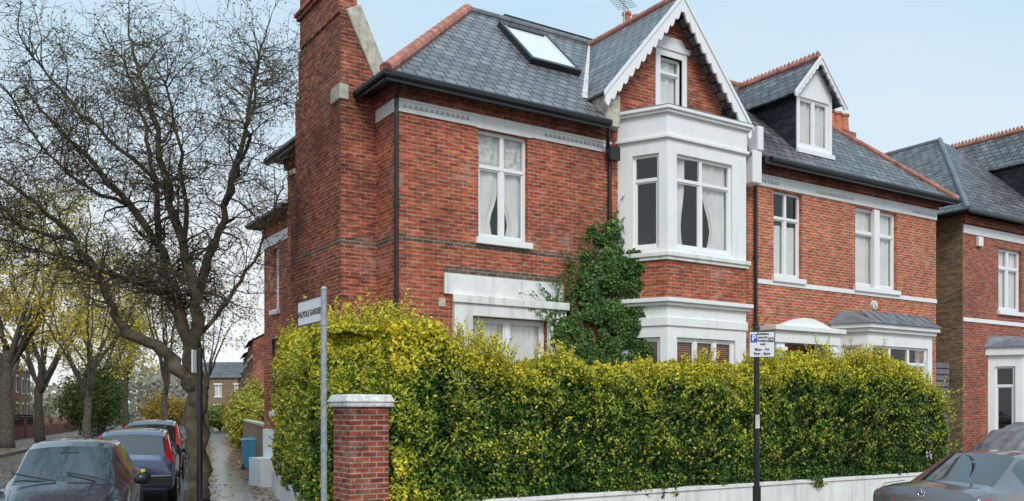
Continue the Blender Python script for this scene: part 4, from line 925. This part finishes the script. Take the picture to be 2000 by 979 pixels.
# ================================================================== CARS
def catm(keys,n):
    ks=np.array(keys); out=[]
    for i in range(len(ks)-1):
        for k in range(n): out.append((ks[i]+(ks[i+1]-ks[i])*k/n,i+k/n))
    out.append((ks[-1],len(ks)-1)); return out
def car(name,label,loc,head,keys,mat,glass_top,glass_side,wheels,wr,group='cars parked along the kerb'):
    C=empty(name,loc,head); top(C,label,'car',group)
    st=catm(keys,3)
    rings=[]
    for (x,zb,be,tp,w,wt),ki in st:
        h=[(0,zb),(.80*w,zb),(.94*w,zb+.05),(.985*w,zb+.16),(w,(zb+be)/2),(.99*w,be-.10),(.965*w,be-.02),(.93*w,be+.01),
           (wt+ (0.93*w-wt)*.04,tp-.055),(wt*.95,tp-.02),(wt*.78,tp),(wt*.4,tp+.018),(0,tp+.024)]
        rings.append([(x,y,z) for y,z in h]+[(x,-y,z) for y,z in reversed(h[1:-1])])
    n=len(rings[0]); half=13
    vs=[p for r in rings for p in r]; body=[];glass=[]
    for i in range(len(rings)-1):
        mid=(st[i][1]+st[i+1][1])/2
        for j in range(n):
            k=j if j<half-1 else n-1-j
            f=(i*n+j,i*n+(j+1)%n,(i+1)*n+(j+1)%n,(i+1)*n+j)
            g=False
            if k in (9,10,11) and any(a<mid<b for a,b in glass_top): g=True
            if k==7 and any(a<mid<b for a,b in glass_side): g=True
            (glass if g else body).append(f)
    body.append(tuple(range(n))); body.append(tuple(reversed(range((len(rings)-1)*n,len(rings)*n))))
    mb=MB(); mb.add(vs,body); bo=mb.make('body',mat,C,smooth=True)
    mg=MB(); mg.add(vs,glass); go=mg.make('window_glass',M_CGLASS,C,smooth=True)
    for o in (bo,go):
        me=o.data
        bm=bmesh.new(); bm.from_mesh(me); bmesh.ops.delete(bm,geom=[v for v in bm.verts if not v.link_faces],context='VERTS')
        bmesh.ops.recalc_face_normals(bm,faces=bm.faces)
        bm.to_mesh(me); bm.free()
    bm=bmesh.new(); bm.from_mesh(go.data)
    for f in bm.faces:
        c=f.calc_center_median(); 
        if f.normal.dot(Vector((c.x*.3,c.y,c.z-.8)))<0: f.normal_flip()
    bm.to_mesh(go.data); bm.free()
    es=bo.modifiers.new('split','EDGE_SPLIT'); es.split_angle=math.radians(38)
    W=max(k[4] for k in keys)
    first=None
    for x in wheels:
        for sg in (1,-1):
            if first is None:
                m=MB(); m.tube([(0,-.10,0),(0,-.09,0),(0,.09,0),(0,.10,0)],[wr*.93,wr,wr,wr*.93],24); wh=m.make('wheel',M_RUB,C)
                m=MB(); m.tube([(0,.101,0),(0,.104,0)],[wr*.66,wr*.6],20)
                for k in range(5):
                    a=k*2*math.pi/5; m.tube([(0,.108,0),(math.cos(a)*wr*.58,.108,math.sin(a)*wr*.58)],.035,5)
                rim=m.make('rim',M_RIM,wh); first=wh; w_=wh
            else:
                w_=first.copy(); COL.objects.link(w_); w_.parent=C; r2=rim.copy(); COL.objects.link(r2); r2.parent=w_
            w_.location=(x,sg*(W-.085),wr); 
            if sg<0: w_.rotation_euler=(0,0,math.pi)
    for x in wheels:
        for sg in (1,-1):
            m=MB(); y=sg*(W+.003); rr=wr*1.14; pts=[(x+rr*math.cos(a),y,wr+rr*math.sin(a)) for a in np.linspace(-.35,math.pi+.35,18)]
            m.add(pts,[tuple(range(18)) if sg>0 else tuple(reversed(range(18)))]); m.make('wheel_arch',M_BLACK,C)
    return C
def mirror_pair(C,x,y,z,mat):
    for sg in (1,-1):
        m=MB(); m.tube([(x+.06,sg*(y+.02),z),(x+.05,sg*(y+.10),z+.02),(x,sg*(y+.18),z+.03),(x-.02,sg*(y+.24),z+.02)],[.03,.08,.085,.05],8); m.make('wing_mirror',mat,C,smooth=True)
hatch=[(2.12,.34,.50,.56,.60,.42),(2.06,.24,.60,.66,.74,.55),(1.85,.2,.70,.76,.83,.62),(1.45,.2,.80,.88,.87,.66),(1.0,.2,.90,.98,.885,.70),
       (.25,.2,.94,1.40,.89,.60),(-.1,.2,.95,1.475,.89,.59),(-.7,.2,.96,1.49,.89,.59),(-1.35,.2,.98,1.44,.88,.57),(-1.75,.22,1.0,1.32,.86,.55),(-2.05,.25,.98,1.02,.80,.62),(-2.12,.34,.6,.75,.7,.5)]
p1=paint('dark_grey_metallic',(.07,.062,.075),.4,.3)
hd=aS+math.pi
GT=[(4,5),(9,10)]; GS=[(4.35,5.9),(6.1,7.9),(8.1,8.8)]
c1=car('parked_car','dark grey hatchback parked facing the junction, rain on bonnet',(-6.7,13.7,-.12),hd,hatch,p1,GT,GS,(1.3,-1.25),.32)
c1.scale=(1,1,1.12)
mirror_pair(c1,.72,.88,.98,M_BLACK)
for sg in (1,-1):
    m=MB(); m.add([(1.72,sg*.86,.62),(2.03,sg*.70,.56),(2.0,sg*.60,.69),(1.62,sg*.74,.79)],[(0,1,2,3)] if sg<0 else [(3,2,1,0)]); m.v=[(a+.012,b+sg*.01,c+.012) for a,b,c in m.v]; m.make('headlight',M_LAMP,c1)
one('number_plate',M_WPL,c1,lambda m:m.box(2.11,2.135,-.26,.26,.36,.47))
for sg in (.30,-.40): one('wiper',M_BLACK,c1,lambda m:m.tube([(1.03,sg+.3,1.01),(.86,sg-.28,1.11)],.012,4))
for s_ in (1,-1): one('bonnet_seam',M_BLACK,c1,lambda m:m.tube([(1.0,s_*.72,.985),(1.45,s_*.69,.895),(1.85,s_*.60,.785)],.005,4))
one('mirror_inside',M_BLACK,c1,lambda m:m.box(.36,.40,-.12,.12,1.30,1.35))
suv=[(2.2,.4,.62,.7,.7,.5),(2.1,.28,.8,.86,.82,.6),(1.6,.26,.95,1.02,.88,.66),(1.05,.26,1.02,1.10,.89,.70),
     (.35,.26,1.06,1.60,.89,.64),(-.2,.26,1.07,1.69,.89,.65),(-1.2,.26,1.08,1.70,.89,.66),(-1.85,.26,1.08,1.66,.88,.66),(-2.12,.28,1.06,1.58,.86,.64),(-2.24,.32,1.02,1.12,.84,.70),(-2.28,.38,.9,.98,.82,.66)]
def suvcar(loc,mat,label):
    c=car('parked_car',label,loc,aS,suv,mat,[(3,4),(8,9)],[(3.4,4.9),(5.1,6.0),(6.1,7.0)],(1.35,-1.35),.35)
    for sg in (1,-1):
        m=MB(); m.hexa([(-2.27,sg*.70,.95),(-2.15,sg*.70,.95),(-2.15,sg*.87,.95),(-2.25,sg*.86,.95)][::sg],[(-2.12,sg*.66,1.58),(-2.02,sg*.66,1.58),(-2.02,sg*.74,1.58),(-2.11,sg*.72,1.58)][::sg]); m.make('tail_light',M_REDL,c)
    one('bumper',M_BLACK,c,lambda m:m.box(-2.33,-2.28,-.82,.82,.42,.68),.02); one('number_plate',M_YPL,c,lambda m:m.box(-2.32,-2.295,-.26,.26,.72,.83))
    for sg in (1,-1): one('roof_rail',M_BLACK,c,lambda m:m.tube([(.2,sg*.60,1.74),(-1.7,sg*.61,1.74)],.02,6))
    mirror_pair(c,.8,.89,1.1,mat)
    return c
c2=suvcar((-9.22,22.2,-.12),paint('blue_metallic',(.05,.075,.15),.4,.3),'blue estate off-roader with tall red tail lights parked at the kerb')
c3=suvcar((-11.55,29.0,-.12),paint('black_paintwork',(.012,.013,.015),.3,.2),'black people carrier parked at the kerb')
c3.scale=(1,1,1.08)
c4=car('parked_car','silver hatchback parked further along the kerb',(-14.4,37,-.12),aS,hatch,paint('silver_paint',(.4,.41,.42),.6,.3),GT,GS,(1.3,-1.25),.32)
coupe=[(2.25,.36,.5,.55,.65,.5),(2.15,.24,.62,.67,.78,.58),(1.7,.2,.76,.82,.86,.64),(.95,.2,.86,.94,.88,.68),
       (.2,.2,.90,1.33,.88,.56),(-.2,.2,.91,1.39,.88,.55),(-.75,.2,.92,1.36,.88,.54),(-1.55,.2,.92,1.0,.875,.66),(-1.9,.2,.92,.985,.86,.70),(-2.18,.24,.88,.95,.82,.70),(-2.24,.3,.80,.86,.78,.66),(-2.26,.38,.6,.66,.76,.6)]
pm=paint('grey_metallic',(.20,.185,.195),.5,.25)
cc=Vector((5.7,12.5))+U*2.26
c5=car('parked_car','grey metallic two door coupe seen from behind beside the kerb',(cc.x,cc.y,-.10),ANG,coupe,pm,[(3,4),(6,7)],[(3.45,4.9),(5.1,6.5)],(1.35,-1.35),.33)
c5.scale=(1,1,1.07)
for sg in (1,-1):
    m=MB(); m.hexa([(-2.27,sg*.40,.68),(-2.20,sg*.40,.68),(-2.0,sg*.84,.70),(-2.13,sg*.83,.70)][::sg],[(-2.25,sg*.45,.83),(-2.15,sg*.45,.83),(-1.98,sg*.84,.87),(-2.10,sg*.82,.86)][::sg]); m.make('tail_light',M_REDL,c5)
one('number_plate',M_YPL,c5,lambda m:m.box(-2.285,-2.26,-.28,.28,.62,.74)); one('boot_trim',M_CHROME,c5,lambda m:m.box(-2.29,-2.25,-.33,.33,.755,.775))
em=MB(); q=16
cz=.90; cxx=-2.235
ring=[(cxx-.012,.05*math.cos(2*math.pi*i/q),cz+.05*math.sin(2*math.pi*i/q)) for i in range(q+1)]; em.tube(ring,.006,5)
for k in range(3):
    a=math.pi/2+k*2*math.pi/3; em.tube([(cxx-.012,0,cz),(cxx-.012,.048*math.cos(a),cz+.048*math.sin(a))],[.010,.003],4)
em.make('emblem',M_CHROME,c5)
one('aerial_fin',pm,c5,lambda m:m.tube([(-1.0,-.02,1.30),(-1.08,-.02,1.36),(-1.2,-.02,1.37)],[.03,.02,.006],6))
one('boot_seam',M_BLACK,c5,lambda m:m.tube([(-1.62,.66,1.0),(-2.1,.68,.975),(-2.235,.66,.87)],.005,4)); 
mirror_pair(c5,.6,.88,.95,pm)
cvp=C0+U*19.3+V_*(-2.2)
CV=empty('covered_car',(cvp.x,cvp.y,0),ANG-.1); top(CV,'car under a crumpled grey cover in a front drive','car')
m=MB(); ks=[(2.2,0,.55,.62,.8,.6),(2.0,0,.85,.92,.9,.7),(1.2,0,1.0,1.08,.95,.75),(.4,0,1.1,1.5,.95,.65),(-.6,0,1.1,1.55,.95,.65),(-1.4,0,1.05,1.35,.95,.65),(-1.9,0,.9,1.0,.92,.7),(-2.2,0,.6,.66,.8,.6)]
vs=[]
for (x,zb,be,tp,w,wt),ki in catm(ks,8):
    for j in range(37):
        a=math.pi*j/36; y=-math.cos(a); 
        yy=np.interp(abs(y),[0,.5,.8,1],[0,wt*.85,wt*1.15,w]); z=np.interp(abs(y),[0,.5,.75,.92,1],[tp,tp-.02,be,.5,0.02])
        wv=.035*math.sin(x*9+j*.9)+.035*math.sin(j*1.6+x*3)+.02*math.sin(j*3.1-x*11)
        vs.append((x,math.copysign(yy,y)*(1+wv),z*(1+wv*.6)+.1))
nn_=len(vs)//37
m.add(vs,[(i*37+j,i*37+j+1,(i+1)*37+j+1,(i+1)*37+j) for i in range(nn_-1) for j in range(36)]+[tuple(range(37)),tuple(reversed(range((nn_-1)*37,nn_*37)))]); m.make('cover',M_TARP,CV,smooth=True)
SF=empty('slatted_fence',(C0.x,C0.y,0),ANG); top(SF,'grey slatted side gate between the two houses','fence'); m=MB()
for i in range(18): m.box(17.7,18.95,.4,.43,.1+i*.19,.25+i*.19)
m.make('slats',M_LEAD,SF)
# ================================================================== CAMERA / LIGHT
cam=bpy.data.cameras.new('camera'); co=bpy.data.objects.new('camera',cam); COL.objects.link(co)
co.location=(0,0,2); co.rotation_euler=(math.radians(90),0,0); cam.lens=31.5; cam.sensor_width=36; cam.shift_y=.157; cam.clip_end=2000; cam.clip_start=.1
scene.camera=co
w=bpy.data.worlds.new('World'); scene.world=w; w.use_nodes=True; nt=w.node_tree; L=nt.links
bg=nt.nodes['Background']; sky=N(nt,'ShaderNodeTexSky'); sky.sky_type='NISHITA'; sky.sun_disc=False
el=math.radians(42); az=math.radians(168)
sky.sun_elevation=el; sky.sun_rotation=az; sky.air_density=1.0; sky.dust_density=1.5; sky.ozone_density=2
tc=N(nt,'ShaderNodeTexCoord'); sx=N(nt,'ShaderNodeSeparateXYZ'); L.new(tc.outputs['Generated'],sx.inputs[0])
mr=N(nt,'ShaderNodeMapRange'); mr.inputs['From Min'].default_value=0; mr.inputs['From Max'].default_value=.5
L.new(sx.outputs['Z'],mr.inputs['Value'])
no=N(nt,'ShaderNodeTexNoise'); no.inputs['Scale'].default_value=2.0; no.inputs['Detail'].default_value=6
mp=N(nt,'ShaderNodeMapping'); mp.inputs['Scale'].default_value=(1,1,3); L.new(tc.outputs['Generated'],mp.inputs[0]); L.new(mp.outputs[0],no.inputs['Vector'])
ma=N(nt,'ShaderNodeMath',operation='MULTIPLY_ADD'); ma.inputs[1].default_value=-.7; ma.inputs[2].default_value=.32; L.new(no.outputs['Fac'],ma.inputs[0])
ad=N(nt,'ShaderNodeMath',operation='ADD',use_clamp=True); L.new(mr.outputs[0],ad.inputs[0]); L.new(ma.outputs[0],ad.inputs[1])
cr=N(nt,'ShaderNodeValToRGB'); cr.color_ramp.elements[0].color=(.86,.88,.89,1); cr.color_ramp.elements[1].color=(.46,.69,.86,1); cr.color_ramp.elements[0].position=.14
L.new(ad.outputs[0],cr.inputs['Fac'])
vm=N(nt,'ShaderNodeVectorMath',operation='SCALE'); vm.inputs['Scale'].default_value=9.2; L.new(cr.outputs['Color'],vm.inputs[0])
mx=N(nt,'ShaderNodeMix',data_type='RGBA'); mx.inputs[0].default_value=.88
L.new(sky.outputs[0],mx.inputs[6]); L.new(vm.outputs[0],mx.inputs[7]); L.new(mx.outputs[2],bg.inputs[0]); bg.inputs[1].default_value=.125
sl_=bpy.data.lights.new('sun','SUN'); sl_.energy=2.1; sl_.angle=math.radians(22); sl_.color=(1,.965,.92)
so=bpy.data.objects.new('sun',sl_); COL.objects.link(so)
sv=Vector((math.sin(az)*math.cos(el),math.cos(az)*math.cos(el),math.sin(el)))
# world azimuth is measured from +Y towards +X
so.rotation_euler=sv.to_track_quat('Z','Y').to_euler()
scene.view_settings.view_transform='Standard'; scene.view_settings.look='None'; scene.view_settings.exposure=0
print('objects',len(bpy.data.objects))
